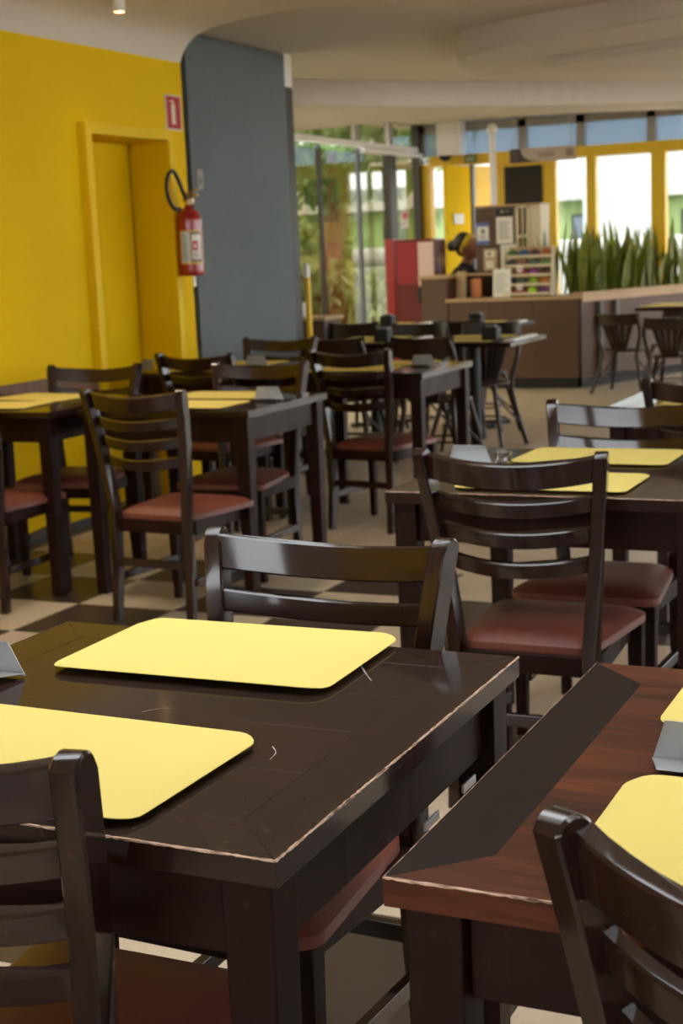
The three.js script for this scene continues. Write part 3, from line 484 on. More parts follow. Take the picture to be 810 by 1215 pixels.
  const yp = base('yellow_post', [-4.69, 0, -9.6]); mesh('post', rbox(0.03, 1.2, 0.04, 0.004), M.yellowFrame, yp, [0, 0.6, 0]); mesh('cap', rbox(0.034, 0.1, 0.045, 0.006), M.white, yp, [-0.004, 1.25, 0]); tag(yp, 'narrow yellow post with a white cap at the end of the blue-grey wall', 'post');
  const cb = base('side_cabinet', [-4.98, 0, -10.28]); mesh('body', rbox(0.3, 0.86, 0.3, 0.004), M.veneer, cb, [0, 0.44, 0]); mesh('top', rbox(0.34, 0.025, 0.34, 0.004), M.tan, cb, [0, 0.883, 0]); mesh('plinth', rbox(0.28, 0.02, 0.28, 0.003), M.black, cb, [0, 0.01, 0]); tag(cb, 'small brown cabinet beyond the end of the blue-grey wall', 'cabinet');
  const pc = mesh('paper_cup', new THREE.LatheGeometry([[0, 0.001], [0.03, 0.001], [0.04, 0.11], [0.036, 0.11], [0.028, 0.006], [0, 0.006]].map((p) => new THREE.Vector2(...p)), 20), M.white, scene, [-5.06, 0.896, -10.24]); tag(pc, 'white cup on the small brown cabinet by the garden window', 'cup');
}

// =================================================================== COUNTER AREA
{
  const c = base('service_counter', [0, 0, 0]);
  for (let k = 0; k < 3; k++) mesh('front_panel', boxAt(-5.17 + k * 0.43 + 0.002, -5.17 + (k + 1) * 0.43 - 0.002, 0.1, 0.84, -13.66, -13.69), M.veneer, c);
  mesh('front_panel', boxAt(-5.44, -5.172, 0.1, 1.07, -13.65, -13.69), M.veneer, c);
  mesh('end_panel', boxAt(-5.44, -5.41, 0.1, 1.07, -13.69, -14.15), M.veneer, c); mesh('end_panel', boxAt(-5.2, -5.172, 0.84, 1.07, -13.69, -14.15), M.veneer, c); mesh('end_panel', boxAt(-3.9, -3.87, 0.1, 0.84, -13.69, -14.15), M.veneer, c);
  mesh('plinth', boxAt(-5.4, -3.9, 0, 0.1, -13.70, -14.1), M.black, c);
  mesh('worktop', rbox(1.34, 0.03, 0.52, 0.004).translate(-4.52, 0.855, -13.9), M.tan, c);
  mesh('transaction_top', rbox(0.32, 0.03, 0.52, 0.004).translate(-5.31, 1.085, -13.9), M.tan, c);
  mesh('transaction_shelf', rbox(0.40, 0.022, 0.2, 0.004).translate(-4.97, 1.09, -14.05), M.tan, c);
  mesh('shelf_bracket', boxAt(-4.8, -4.78, 0.87, 1.08, -13.97, -14.13), M.darkFrame, c);
  tag(c, 'brown wood service counter with a raised left end and dark plinth', 'counter');
  // planter that continues the counter to the right
  const pl = base('long_planter'); const out = [[-3.86, -13.7], [-3.1, -15.75], [-4.5, -15.75], [-4.5, -14.3], [-3.9, -14.2]];
  const g = prism(out.map(([x, z]) => [x, -z]), 0.72, 0); g.rotateX(-PI / 2); g.translate(0, 0.09, 0); mesh('body', uvBox(g, 'y'), M.veneer, pl);
  const g2 = prism(out.map(([x, z]) => [(x + 4) * 0.97 - 4, -(z + 14.8) * 0.97 + 14.8]), 0.09, 0); g2.rotateX(-PI / 2); mesh('plinth', uvBox(g2), M.black, pl);
  const rim = new THREE.CatmullRomCurve3([V(-3.86, 0, -13.7), V(-3.1, 0, -15.75)]); const L = Math.hypot(0.76, 2.05), an = Math.atan2(0.76, 2.05);
  mesh('rim_board', rbox(0.03, 0.07, L, 0.003).rotateY(-an).translate(-3.47, 0.845, -14.72), M.tan, pl);
  mesh('rim_cap', rbox(0.12, 0.018, L, 0.003).rotateY(-an).translate(-3.51, 0.889, -14.72), M.tan, pl);
  for (const s of [0.12, 0.24]) mesh('pipe', rod([-3.86 + 0.76 * s + 0.03, 0.1, -13.7 - 2.05 * s], [-3.86 + 0.76 * s + 0.03, 0.8, -13.7 - 2.05 * s], 0.025, 0.025, 12), M.grey, pl);
  const so = prism(out.map(([x, z]) => [(x + 3.98) * 0.9 - 3.98, -(z + 14.8) * 0.92 + 14.8]), 0.03, 0); so.rotateX(-PI / 2); so.translate(0, 0.80, 0); mesh('soil', uvBox(so), M.soil, pl);
  tag(pl, 'long brown planter with a pale rim running back from the counter', 'planter');
}
{ // snake plants
  const leaf = (h, w, bend, tw) => { const n = 10, pos = [], uv = [], idx = []; for (let i = 0; i <= n; i++) { const t = i / n, ww = w * (t < 0.55 ? 0.72 + 0.5 * t : 1) * (t > 0.6 ? Math.max(0.02, 1 - ((t - 0.6) / 0.4) ** 1.7) : 1), a = tw * t, x = bend * t * t * h; for (const [k, u] of [[-1, 0], [0, 0.5], [1, 1]]) { pos.push(x + k * ww * Math.cos(a), t * h, k * ww * Math.sin(a) - (k ? 0 : ww * 0.35)); uv.push(u, t * h * 2); } if (i) for (let k = 0; k < 2; k++) { const b = (i - 1) * 3 + k; idx.push(b, b + 1, b + 3, b + 1, b + 4, b + 3); } } const g = new THREE.BufferGeometry(); g.setAttribute('position', new THREE.Float32BufferAttribute(pos, 3)); g.setAttribute('uv', new THREE.Float32BufferAttribute(uv, 2)); g.setIndex(idx); g.computeVertexNormals(); return g; };
  const kinds = [leaf(0.62, 0.03, 0.1, 0.6), leaf(0.5, 0.034, 0.22, -0.7), leaf(0.72, 0.03, 0.05, 0.9), leaf(0.42, 0.032, 0.35, 0.4), leaf(0.56, 0.036, 0.15, -1.0)];
  const spots = []; for (let k = 0; k < 17; k++) { const s = k / 17; spots.push([-4.2 + (k % 2) * 0.2 + s * 0.62 + rr(-0.04, 0.04), -14.0 - s * 1.65 + rr(-0.05, 0.05)]); } spots.push([-3.62, -15.5], [-3.42, -15.62], [-3.3, -15.66], [-3.95, -15.6]);
  spots.forEach(([x, z], i) => {
    const p = base('snake_plant', [x, 0.825, z], rr(0, 6.28)); const n = 7 + Math.floor(rnd() * 3);
    for (let k = 0; k < n; k++) { const m = mesh('leaf', kinds[Math.floor(rnd() * 5)], M.leaf, p, [rr(-0.07, 0.07), -0.01, rr(-0.07, 0.07)], [rr(-0.12, 0.12), rr(0, 6.28), rr(-0.12, 0.12)]); m.scale.setScalar(rr(0.8, 1.12)); }
    tag(p, 'upright green snake plant in the dense row growing out of the long planter', 'plant', 'snake plants in the long planter');
  });
}
{ // notice cabinet on the counter
  const c = base('pigeonhole_cabinet', [0, 0, 0]); const z0 = -14.2, d = 0.3;
  mesh('back_board', boxAt(-5.06, -4.64, 0.88, 1.73, z0, z0 - d), M.veneer, c);
  const lat = (x0, x1, y0, y1) => mesh('divider', boxAt(x0, x1, y0, y1, z0 + 0.005, z0 - 0.12), M.pale, c);
  lat(-4.64, -4.615, 0.9, 1.74); lat(-4.53, -4.505, 0.9, 1.74); lat(-4.64, -4.505, 1.715, 1.74); lat(-4.615, -4.53, 1.43, 1.455); lat(-4.615, -4.53, 1.15, 1.175); lat(-4.578, -4.566, 0.9, 1.72);
  mesh('side_board', boxAt(-4.505, -4.39, 0.9, 1.74, z0 - 0.01, z0 - d), M.pale, c); mesh('rear_panel', boxAt(-4.615, -4.53, 0.9, 1.72, z0 - 0.12, z0 - 0.14), M.tan, c);
  mesh('top', boxAt(-5.07, -4.385, 1.735, 1.755, z0 + 0.01, z0 - d), M.tan, c); mesh('support', boxAt(-5.0, -4.4, 0, 0.9, z0 - 0.05, z0 - d), M.darkFrame, c);
  tag(c, 'brown notice cabinet with pale pigeonholes standing on the counter', 'cabinet');
  const lines = (n, col = '#777', bg = '#e6e2da') => canvas(128, 160, (k, w, h) => { k.fillStyle = bg; k.fillRect(0, 0, w, h); k.fillStyle = col; for (let i = 0; i < n; i++) k.fillRect(16, 22 + i * (h - 40) / n, 60 + (i * 31) % 38, 3); });
  const notice = (x0, x1, y0, y1, z, tex, label, tilt = 0) => tag(panel('paper_notice', x1 - x0, y1 - y0, 0.003, tex, M.white, scene, [(x0 + x1) / 2, (y0 + y1) / 2, z], [tilt, 0, 0]), label, 'notice', 'paper notices at the counter');
  const zz = z0 + 0.004;
  notice(-4.84, -4.67, 1.38, 1.635, zz, lines(14), 'white text sheet below a black header on the notice cabinet');
  notice(-4.85, -4.66, 1.64, 1.725, zz, canvas(128, 56, (k, w, h) => { k.fillStyle = '#1d1712'; k.fillRect(0, 0, w, h); k.fillStyle = '#b9a98c'; k.beginPath(); k.arc(48, 24, 9, 0, 7); k.fill(); k.fillRect(66, 20, 36, 4); }), 'black header card with a small round mark on the notice cabinet');
  notice(-5.045, -4.92, 1.38, 1.59, zz, canvas(128, 200, (k, w, h) => { k.fillStyle = '#dcdad6'; k.fillRect(0, 0, w, h); k.fillStyle = '#4b62a8'; k.fillRect(0, 0, w, 34); k.fillRect(0, 168, w, 32); k.fillStyle = '#444'; k.fillRect(50, 60, 34, 40); for (let i = 0; i < 4; i++) k.fillRect(20, 115 + i * 12, 80, 4); }), 'small white leaflet with blue bands on the notice cabinet');
  notice(-4.80, -4.64, 1.10, 1.37, zz + 0.003, lines(6, '#aaa9a4', '#d9d8d2'), 'plain white sheet low on the notice cabinet');
  notice(-4.98, -4.84, 1.12, 1.33, zz, canvas(128, 160, (k, w, h) => { k.fillStyle = '#b39a78'; k.fillRect(0, 0, w, h); k.fillStyle = '#e4dccb'; k.fillRect(14, 10, 90, 50); k.fillRect(20, 84, 76, 60); k.fillStyle = '#4a3a30'; k.fillRect(40, 24, 30, 20); }), 'brown card with pasted pictures low on the notice cabinet');
  notice(-4.745, -4.565, 0.872, 1.14, -13.78, lines(12, '#8d8a86'), 'white price sheet propped upright on the worktop', -0.12);
  // candy rack
  const rk = base('snack_rack', [-4.41, 0.872, -13.86]); const W = 0.46, tilt = 0.16;
  for (const s of [-1, 1]) mesh('side_panel', prism([[0, 0], [0.2, 0], [0.09, 0.47], [0.06, 0.47], [-0.02, 0.03]], 0.012, 0.002).rotateY(PI / 2).translate(s * (W / 2 + 0.006) - 0.006, 0, 0.06), M.pale, rk);
  mesh('back_panel', rbox(W, 0.46, 0.01, 0.002).rotateX(-tilt).translate(0, 0.24, -0.09), M.tan, rk);
  const cols = [['#39632c', '#1d4f78', '#4a2340', '#a0512f'], ['#34363a', '#7a4e46', '#3f5a50', '#5f7a4a'], ['#8f4a35', '#8c2040', '#8a2f7a', '#4a2c1e'], ['#22302a', '#3a4a3a', '#7ea024', '#a8631c'], ['#8a1f2a', '#7c2432', '#9ec41e', '#6b3560']];
  const words = { '#39632c': 'green', '#1d4f78': 'blue', '#4a2340': 'plum', '#a0512f': 'copper', '#34363a': 'charcoal', '#7a4e46': 'dusty pink', '#3f5a50': 'grey green', '#5f7a4a': 'moss green', '#8f4a35': 'rust', '#8c2040': 'crimson', '#8a2f7a': 'magenta', '#4a2c1e': 'dark brown', '#22302a': 'blackish green', '#3a4a3a': 'dull green', '#7ea024': 'lime', '#a8631c': 'orange', '#8a1f2a': 'red', '#7c2432': 'maroon', '#9ec41e': 'bright lime', '#6b3560': 'purple' }, tier = ['top', 'second', 'third', 'fourth', 'bottom'];
  for (let r = 0; r < 5; r++) {
    const y = 0.37 - r * 0.088, z = -0.04 + r * 0.026;
    mesh('tier', rbox(W, 0.008, 0.075, 0.002).translate(0, y, z), M.pale, rk); mesh('tier_lip', rbox(W, 0.024, 0.006, 0.001).translate(0, y + 0.008, z + 0.037), M.pale, rk);
    cols[r].forEach((c, k) => { const g = prism([[-0.048, 0], [0.048, 0], [0.05, 0.035], [0.02 + 0.01 * (k % 2), 0.066], [-0.012, 0.07], [-0.047, 0.045]], 0.04, 0.006); const m = mesh('snack_packet', g, S({ color: c, roughness: 0.4 }), scene, [-4.41 - 0.17 + k * 0.113, 0.872 + y + 0.005, -13.86 + z - 0.02]); tag(m, `${words[c]} snack packet on the ${tier[r]} tier of the counter rack`, 'packet', 'snack packets on the rack'); });
  }
  for (const y of [0.262, 0.09]) mesh('price_disc', new THREE.TorusGeometry(0.022, 0.011, 8, 24).translate(-0.06, y, 0.10), M.white, rk);
  tag(rk, 'pale tiered snack rack with colourful packets at the right end of the worktop', 'rack');
  const pole = base('white_pole', [-4.985, 0, -14.56]); mesh('tube', rod([0, 0.0, 0], [0, 2.50, 0], 0.032, 0.032, 16), M.white, pole); mesh('knob', new THREE.SphereGeometry(0.055, 18, 12).translate(0, 2.51, 0), M.white, pole); tag(pole, 'white upright pole with a rounded top behind the notice cabinet', 'pole');
  // objects by the till
  tag(mesh('beige_card', rbox(0.1, 0.26, 0.004, 0.001).rotateX(-0.12).translate(-5.08, 1.0, -13.8), M.tan, scene), 'beige card standing on the counter in front of the cashier', 'card');
  tag(mesh('orange_box', rbox(0.1, 0.18, 0.06, 0.004), S({ color: 0xd98a5c, roughness: 0.6 }), scene, [-4.96, 0.962, -13.9]), 'orange box on the worktop under the raised shelf', 'box');
  const tl = base('till_monitor', [-4.72, 0, -14.62]); mesh('screen', rbox(0.3, 0.22, 0.03, 0.006), M.darkFrame, tl, [-0.15, 1.33, -0.35]); mesh('neck', rod([-0.15, 0.75, -0.35], [-0.15, 1.25, -0.35], 0.02, 0.02), M.darkFrame, tl); mesh('desk', rbox(0.7, 0.03, 0.35, 0.004), M.veneer, tl, [-0.15, 0.735, -0.35]); mesh('desk_leg', rbox(0.5, 0.72, 0.03, 0.003), M.veneer, tl, [-0.15, 0.36, -0.4]); mesh('screen_strip', rbox(0.29, 0.09, 0.004, 0.001), M.grey, tl, [-0.15, 1.385, -0.333]); tag(tl, 'dark till screen on a desk behind the cashier', 'monitor');
  // hanging sign
  const hs = base('hanging_sign', [-4.385, 2.215, -14.3]);
  const tex = canvas(660, 130, (k, w, h) => { k.fillStyle = '#b7a591'; k.fillRect(0, 0, w, h); k.fillStyle = '#3d332e'; k.beginPath(); k.moveTo(0, 0); k.lineTo(110, 0); k.quadraticCurveTo(112, 100, 230, 118); k.lineTo(320, 130); k.lineTo(0, 130); k.fill(); k.fillStyle = '#6d5d54'; for (let i = 0; i < 4; i++) k.fillRect(18, 26 + i * 22, 66, 8); k.fillStyle = '#5b4038'; k.font = 'bold 56px sans-serif'; k.fillText('CAIXA', 285, 86); k.fillStyle = '#6a5348'; k.fillRect(572, 30, 62, 62); k.fillStyle = '#b7a591'; k.fillRect(586, 46, 34, 8); k.fillRect(586, 64, 34, 8); });
  panel('sign_panel', 0.67, 0.135, 0.02, tex, M.tan, hs, [0, 0, 0]); for (const x of [-0.28, 0.28]) mesh('hanger', rod([x, 0.066, 0], [x, C - 2.215, 0], 0.004, 0.004, 6), M.greyFrame, hs);
  tag(hs, 'hanging sign reading CAIXA above the counter', 'sign');
}
{ // back wall fittings
  tag(mesh('chalkboard', rbox(0.43, 0.49, 0.02, 0.004), S({ map: grimeTex([0.17, 0.145, 0.125], 0.3, 151, 5, 1), roughness: 0.8 }), scene, [-5.12, 1.96, -15.958]), 'dark blank chalkboard on the yellow panel behind the counter', 'board');
  tag(panel('exit_sign', 0.14, 0.09, 0.02, canvas(96, 60, (k, w, h) => { k.fillStyle = '#5b6a3c'; k.fillRect(0, 0, w, h); k.fillStyle = '#b9c29c'; k.fillRect(10, 22, 46, 8); k.fillRect(10, 36, 60, 8); k.fillRect(66, 16, 12, 20); }), M.grey, scene, [-5.70, 2.315, -15.89]), 'small green exit sign over the yellow doorway', 'sign');
  const cm = base('dome_camera', [-5.97, 2.37, -15.83]); mesh('dome', new THREE.SphereGeometry(0.07, 20, 12), M.black, cm); mesh('mount', rbox(0.1, 0.03, 0.1, 0.004), M.white, cm, [0, 0.07, -0.03]); tag(cm, 'dark dome camera above the left yellow door', 'camera');
  tag(panel('window_notice', 0.2, 0.19, 0.003, canvas(64, 64, (k, w, h) => { k.fillStyle = '#e4d8d2'; k.fillRect(0, 0, w, h); k.fillStyle = '#c23a34'; k.fillRect(6, 6, 52, 26); k.fillStyle = '#777'; k.fillRect(8, 40, 46, 4); k.fillRect(8, 50, 34, 4); }), M.white, scene, [-6.342, 1.69, -15.5], [0, PI / 2, 0]), 'red and white notice stuck on the garden window', 'notice');
  const dv = base('drinks_cooler', [-5.75, 0, -14.35], 0.12);
  mesh('body', rbox(0.42, 1.4, 0.5, 0.012), M.redDark, dv, [0.03, 0.76, 0]); mesh('side_column', rbox(0.1, 1.42, 0.5, 0.012), M.red, dv, [-0.22, 0.76, 0.01]); mesh('plinth', rbox(0.5, 0.06, 0.46, 0.005), M.black, dv, [-0.01, 0.03, 0]);
  mesh('poster', rbox(0.22, 0.42, 0.006, 0.002), S({ map: canvas(110, 210, (k, w, h) => { k.fillStyle = '#9c2430'; k.fillRect(0, 0, w, h); k.fillStyle = '#d9b0a4'; k.beginPath(); k.arc(54, 110, 34, 0, 7); k.fill(); k.fillStyle = '#c98a4a'; k.beginPath(); k.arc(54, 104, 12, 0, 7); k.fill(); }), roughness: 0.4 }), dv, [-0.04, 1.22, 0.253]);
  mesh('poster', rbox(0.16, 0.44, 0.006, 0.002), S({ map: canvas(80, 210, (k, w, h) => { k.fillStyle = '#e3c4bd'; k.fillRect(0, 0, w, h); k.fillStyle = '#b85a3c'; k.beginPath(); k.arc(40, 130, 13, 0, 7); k.fill(); }), roughness: 0.4 }), dv, [0.155, 1.21, 0.253]);
  mesh('handle', new THREE.SphereGeometry(0.05, 16, 12).scale(0.7, 1.7, 0.3).translate(0.09, 0.9, 0.253), M.black, dv);
  tag(dv, 'tall red drinks cooler with red and pink posters left of the counter', 'cooler');
}
{ // cashier, seated in profile, one continuous body
  const field = (bones, n, half, centre, iso = 0) => {
    const mc = new MarchingCubes(n, new THREE.MeshBasicMaterial(), false, false, 120000); mc.isolation = 0; const k = 26;
    for (let z = 0; z < n; z++) for (let y = 0; y < n; y++) for (let x = 0; x < n; x++) {
      const q = [x, y, z].map((v, i) => ((v - n / 2) / (n / 2)) * half + centre[i]); let s = 0;
      for (const [a, b, ra, rb] of bones) { const d = [b[0] - a[0], b[1] - a[1], b[2] - a[2]], w = [q[0] - a[0], q[1] - a[1], q[2] - a[2]], L = d[0] * d[0] + d[1] * d[1] + d[2] * d[2] || 1e-9; const t = Math.max(0, Math.min(1, (w[0] * d[0] + w[1] * d[1] + w[2] * d[2]) / L)); s += Math.exp(-k * 4 * (Math.hypot(w[0] - d[0] * t, w[1] - d[1] * t, w[2] - d[2] * t) - (ra + (rb - ra) * t))); }
      mc.field[x + y * n + z * n * n] = Math.log(Math.max(s, 1e-30)) / (k * 4);
    }
    mc.update(); const c = mc.count, g = new THREE.BufferGeometry(); const p = new Float32Array(mc.positionArray.slice(0, c * 3)); for (let i = 0; i < c * 3; i++) p[i] = p[i] * half + centre[i % 3];
    g.setAttribute('position', new THREE.BufferAttribute(p, 3)); g.setAttribute('normal', new THREE.BufferAttribute(new Float32Array(mc.normalArray.slice(0, c * 3)), 3)); g.computeVertexNormals(); return g;
  };
  const hand = (x, y, z) => { const b = [[[x, y, z], [x + 0.07, y - 0.01, z], 0.03, 0.028]]; for (let k = 0; k < 4; k++) { const o = (k - 1.5) * 0.02, l = [0.055, 0.07, 0.075, 0.06][k]; b.push([[x + 0.075, y - 0.01, z + o], [x + 0.075 + l * 0.55, y - 0.018, z + o * 1.1], 0.009, 0.009], [[x + 0.075 + l * 0.55, y - 0.018, z + o * 1.1], [x + 0.07 + l, y - 0.045, z + o * 1.1], 0.009, 0.008]); } b.push([[x + 0.02, y, z + 0.03], [x + 0.06, y - 0.02, z + 0.055], 0.011, 0.009]); return b; };
  const body = [[[0, 0.5, 0], [0.01, 0.72, 0], 0.135, 0.115], [[0.01, 0.72, 0], [0.02, 0.88, 0], 0.125, 0.13], [[0.01, 0.93, -0.14], [0.01, 0.93, 0.14], 0.055, 0.055], [[0.02, 0.95, 0], [0.05, 1.08, 0], 0.055, 0.048],
    [[0.01, 0.93, 0.17], [0.08, 0.68, 0.2], 0.052, 0.042], [[0.08, 0.68, 0.2], [0.3, 0.76, 0.15], 0.04, 0.028], [[0.01, 0.93, -0.17], [0.1, 0.69, -0.2], 0.052, 0.042], [[0.1, 0.69, -0.2], [0.3, 0.76, -0.12], 0.04, 0.028],
    [[0, 0.5, 0.08], [0.38, 0.5, 0.1], 0.085, 0.065], [[0, 0.5, -0.08], [0.38, 0.5, -0.1], 0.085, 0.065], [[0.38, 0.5, 0.1], [0.36, 0.1, 0.1], 0.06, 0.042], [[0.38, 0.5, -0.1], [0.36, 0.1, -0.1], 0.06, 0.042], [[0.36, 0.08, 0.1], [0.52, 0.05, 0.11], 0.042, 0.03], [[0.36, 0.08, -0.1], [0.52, 0.05, -0.11], 0.042, 0.03]];
  const head = [[[0.055, 1.2, 0], [0.045, 1.22, 0], 0.092, 0.092], [[0.09, 1.13, 0], [0.1, 1.17, 0], 0.06, 0.062], [[0.118, 1.105, 0], [0.128, 1.108, 0], 0.028, 0.024], [[0.155, 1.195, 0], [0.172, 1.165, 0], 0.012, 0.016], [[0.147, 1.142, 0], [0.152, 1.142, 0], 0.016, 0.014], [[0.147, 1.126, 0], [0.15, 1.126, 0], 0.014, 0.014], [[0.14, 1.215, 0.03], [0.14, 1.215, -0.03], 0.018, 0.018], [[0.04, 1.18, 0.09], [0.035, 1.15, 0.09], 0.014, 0.012], [[0.04, 1.18, -0.09], [0.035, 1.15, -0.09], 0.014, 0.012], [[0.05, 1.03, 0], [0.055, 1.12, 0], 0.046, 0.046]];
  const p = base('person', [-5.45, 0.06, -14.86], 0.1); p.scale.setScalar(1.1);
  const bodyG = mergeGeometries([field(body, 72, 0.72, [0.15, 0.66, 0]), field(head, 56, 0.17, [0.06, 1.16, 0]), field(hand(0.3, 0.76, 0.15), 40, 0.14, [0.37, 0.74, 0.15]), field(hand(0.3, 0.76, -0.12), 40, 0.14, [0.37, 0.74, -0.12])].map((g) => { const q = g; for (const k of Object.keys(q.attributes)) if (!['position', 'normal'].includes(k)) q.deleteAttribute(k); return q; }));
  mesh('body', bodyG, M.skin, p);
  mesh('shirt', field([...body.slice(0, 4).map(([a, b, x, y], i) => [a, i === 3 ? [0.03, 1.0, 0] : b, x + 0.012, y + 0.012]), [body[4][0], body[4][1], 0.063, 0.054], [body[5][0], [0.2, 0.724, 0.173], 0.052, 0.045], [body[6][0], body[6][1], 0.063, 0.054], [body[7][0], [0.2, 0.724, -0.16], 0.052, 0.045]], 60, 0.5, [0.1, 0.75, 0]), M.cloth, p);
  mesh('trousers', field(body.slice(8, 12).map(([a, b, x, y]) => [a, b, x + 0.012, y + 0.012]), 56, 0.45, [0.2, 0.35, 0]), M.cloth, p);
  mesh('shoe', rbox(0.24, 0.08, 0.1, 0.03).translate(0.45, 0.045, 0.105), M.black, p); mesh('shoe', rbox(0.24, 0.08, 0.1, 0.03).translate(0.45, 0.045, -0.105), M.black, p);
  mesh('hair', field([[[0.022, 1.232, 0], [0.02, 1.225, 0], 0.094, 0.094], [[-0.005, 1.19, 0], [0.0, 1.15, 0], 0.08, 0.055], [[-0.09, 1.2, 0], [-0.1, 1.195, 0], 0.05, 0.05]], 48, 0.2, [0, 1.2, 0]), M.hair, p);
  mesh('headband', new THREE.TorusGeometry(0.097, 0.012, 10, 36).scale(1, 1, 2.0).rotateY(PI / 2).rotateZ(-0.5).translate(0.052, 1.21, 0), M.band, p);
  for (const s of [-1, 1]) mesh('eye', new THREE.SphereGeometry(0.01, 10, 8).translate(0.143, 1.196, s * 0.033), M.black, p);
  tag(p, 'woman in black with bun and yellow headband seated in profile behind the counter', 'person');
  const st = base('stool', [-5.45, 0, -14.86], 0.1); st.scale.y = 0.82; mesh('seat', new THREE.CylinderGeometry(0.18, 0.18, 0.05, 24).translate(0, 0.555, 0), M.black, st); for (const [x, z] of [[1, 1], [1, -1], [-1, 1], [-1, -1]]) mesh('leg', rod([x * 0.16, 0, z * 0.16], [x * 0.11, 0.54, z * 0.11], 0.014), M.darkFrame, st); mesh('footrest', rod([0.13, 0.2, 0.3], [0.13, 0.2, -0.3], 0.012), M.darkFrame, st); tag(st, 'dark stool under the seated woman behind the counter', 'stool');
}

// =================================================================== OUTSIDE
const concrete = S({ map: grimeTex([0.62, 0.60, 0.56], 0.15, 161, 4, 0.2), roughness: 0.9 });
struct('ground', boxAt(-60, 40, -0.4, -0.13, 40, -60), concrete);
{
  const wht = S({ map: grimeTex([0.64, 0.64, 0.62], 0.05, 163, 4, 0.2), roughness: 0.9 }), grn = S({ map: grimeTex([0.52, 0.60, 0.38], 0.06, 165, 4, 0.2), roughness: 0.9 });
  const b = base('neighbour_building', [0, 0, 0]);
  mesh('lower_wall', boxAt(-16, 6, -0.13, 2.1, -27, -33), grn, b); mesh('upper_wall', boxAt(-16.3, 6, 2.1, 2.52, -26.7, -33), wht, b); mesh('bay', boxAt(-7.15, -6.0, -0.13, 2.45, -25.6, -27), wht, b); mesh('top_storey', boxAt(-16, -6.2, 2.52, 5.5, -29, -33), wht, b);
  for (const [x0, x1] of [[-7.75, -7.3], [-5.75, -5.3], [-9.4, -8.9], [-4.2, -3.7], [-11.5, -11], [-2.4, -1.9]]) { const w = mesh('window', boxAt(x0, x1, 1.3, 1.85, -26.98, -27.05), M.darkFrame, b); mesh('window_glass', boxAt(x0 + 0.05, x1 - 0.05, 1.35, 1.8, -26.96, -26.99), S({ color: 0x4a5a66, roughness: 0.15 }), w); }
  tag(b, 'white and green building across the yard behind the windows', 'building');
  const lw = base('garden_wall', [0, 0, 0]); mesh('wall_base', boxAt(-14, 6, -0.13, 1.1, -22.8, -23), wht, lw); for (let x = -10; x < 5; x += 0.62) mesh('coping', new THREE.CylinderGeometry(0.15, 0.15, 0.56, 14).rotateZ(PI / 2).translate(x, 1.25, -22.9), wht, lw); tag(lw, 'low white garden wall with rounded coping outside the windows', 'wall');
  struct('eave', boxAt(-7, 6, 2.32, 2.36, -16.1, -17.4), wht);
}
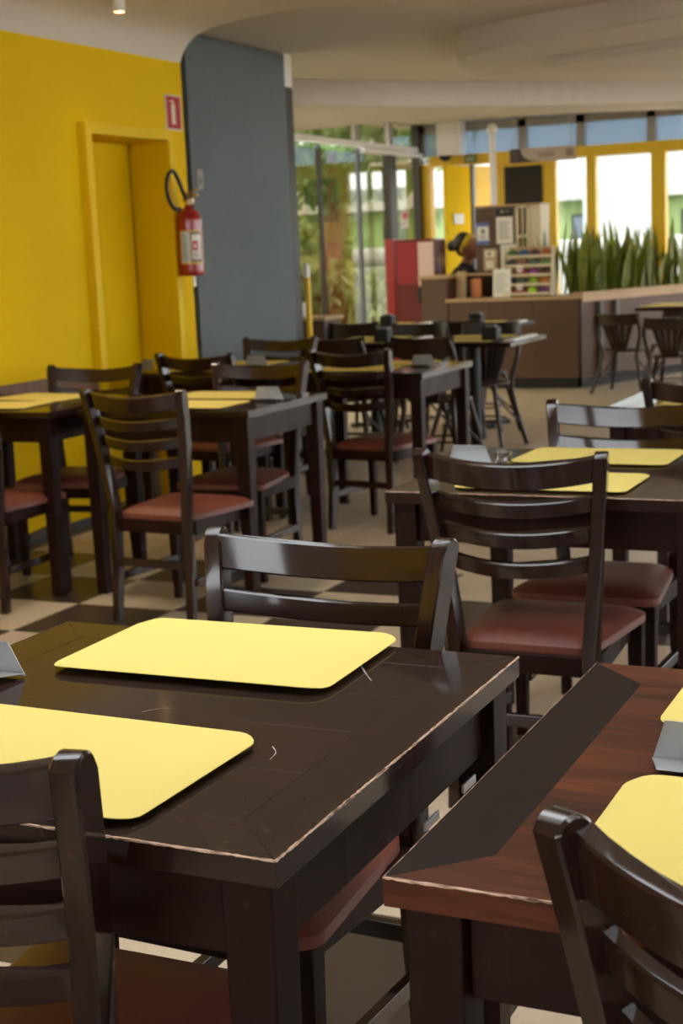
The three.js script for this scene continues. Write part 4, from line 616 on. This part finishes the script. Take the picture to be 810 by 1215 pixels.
{ // garden beyond the left glass wall
  const leafG = (() => { const g = new THREE.PlaneGeometry(0.12, 0.22, 1, 2), p = g.attributes.position; for (let i = 0; i < p.count; i++) { const y = p.getY(i); p.setX(i, p.getX(i) * (1 - Math.abs(y) / 0.13)); p.setZ(i, -y * y * 1.5); } g.computeVertexNormals(); return g; })();
  const lm = [[0.05, 0.10, 0.02], [0.12, 0.2, 0.04], [0.25, 0.3, 0.08]].map(([r, g, b]) => P({ color: new THREE.Color().setRGB(r, g, b), roughness: 0.8, transmission: 0.3, thickness: 0, side: THREE.DoubleSide }));
  const foliage = (name, n, mat, at, parent) => { const m = new THREE.InstancedMesh(leafG, mat, n), q = new THREE.Object3D(); for (let i = 0; i < n; i++) { const [x, y, z] = at(); q.position.set(x, y, z); q.rotation.set(rr(-1.5, 1.5), rr(0, 6.28), rr(-1.5, 1.5)); q.scale.setScalar(rr(0.6, 1.5)); q.updateMatrix(); m.setMatrixAt(i, q.matrix); } m.name = parent ? childName(parent, name) : numbered(name); m.castShadow = m.receiveShadow = true; m.userData.kind = 'stuff'; (parent ?? scene).add(m); return m; };
  const ball = (cx, cy, cz, rx, ry, rz) => () => { const a = rr(0, 6.28), u = rr(-1, 1), r = Math.cbrt(rr(0.25, 1)), s = Math.sqrt(1 - u * u); return [cx + rx * r * s * Math.cos(a), cy + ry * r * u, cz + rz * r * s * Math.sin(a)]; };
  const bark = S({ map: woodTex([0.34, 0.27, 0.19], [0.58, 0.48, 0.36], 1.6, 171), roughness: 0.95 });
  const tree = (x, z, lean, h, r, cr, k, label) => { const t = base('garden_tree', [x, -0.13, z]); mesh('trunk', tube([[0, 0, 0], [lean * 0.3, h * 0.35, 0.05], [lean * 0.7, h * 0.7, -0.05], [lean, h, 0]], r, 20, 10), bark, t); const c = foliage('crown', 2600, lm[k], ball(lean, h + cr * 0.4, 0, cr, cr * 0.8, cr), t); tag(t, label, 'tree', 'garden trees'); };
  tree(-8.6, -17.9, 0.3, 2.9, 0.06, 2.2, 1, 'pale leaning tree trunk close outside the garden window'); tree(-13, -20, 0.2, 3.2, 0.16, 2.6, 0, 'dark tree standing left in the garden'); tree(-29, -37, -0.2, 4.2, 0.18, 3.6, 0, 'dark tree far back in the garden'); tree(-10.6, -22.6, 0.2, 3.0, 0.13, 2.0, 1, 'tall tree right of the leaning trunk in the garden'); tree(-29.5, -28, 0, 3.2, 0.2, 3.6, 0, 'broad dark tree at the far left of the garden');
  for (const [x, z, rx, ry, rz, k, l] of [[-8.3, -15.4, 0.7, 0.62, 0.8, 0, 'dark round shrub close behind the right part of the garden window'], [-8.6, -17.2, 0.9, 0.6, 0.9, 1, 'mid green shrub at the foot of the leaning tree'], [-9.6, -19.6, 1.2, 0.7, 1.2, 2, 'pale green shrub with light leaves in the garden'], [-8.2, -13.4, 0.7, 0.55, 0.9, 0, 'dark shrub behind the left part of the garden window'], [-13.0, -25, 2.2, 1.1, 1.6, 1, 'wide green shrub at the back of the garden'], [-9.2, -22.2, 1.0, 0.6, 1.0, 2, 'yellowish shrub beside the yard wall']]) { const s = base('garden_shrub', [x, -0.13, z]); foliage('foliage', 1800, lm[k], ball(0, ry, 0, rx, ry, rz), s); mesh('stem', rod([0, 0, 0], [0, ry, 0], 0.03, 0.015), bark, s); tag(s, l, 'shrub', 'garden shrubs'); }
  const fw = base('boundary_wall', [0, 0, 0]); mesh('wall_face', boxAt(-26, -25.7, -0.13, 1.75, -5, -50), S({ color: 0xb3a98f, roughness: 0.9 }), fw); tag(fw, 'pale sandy wall closing the garden far behind the trees', 'wall');
}
renderer.render(scene, camera);
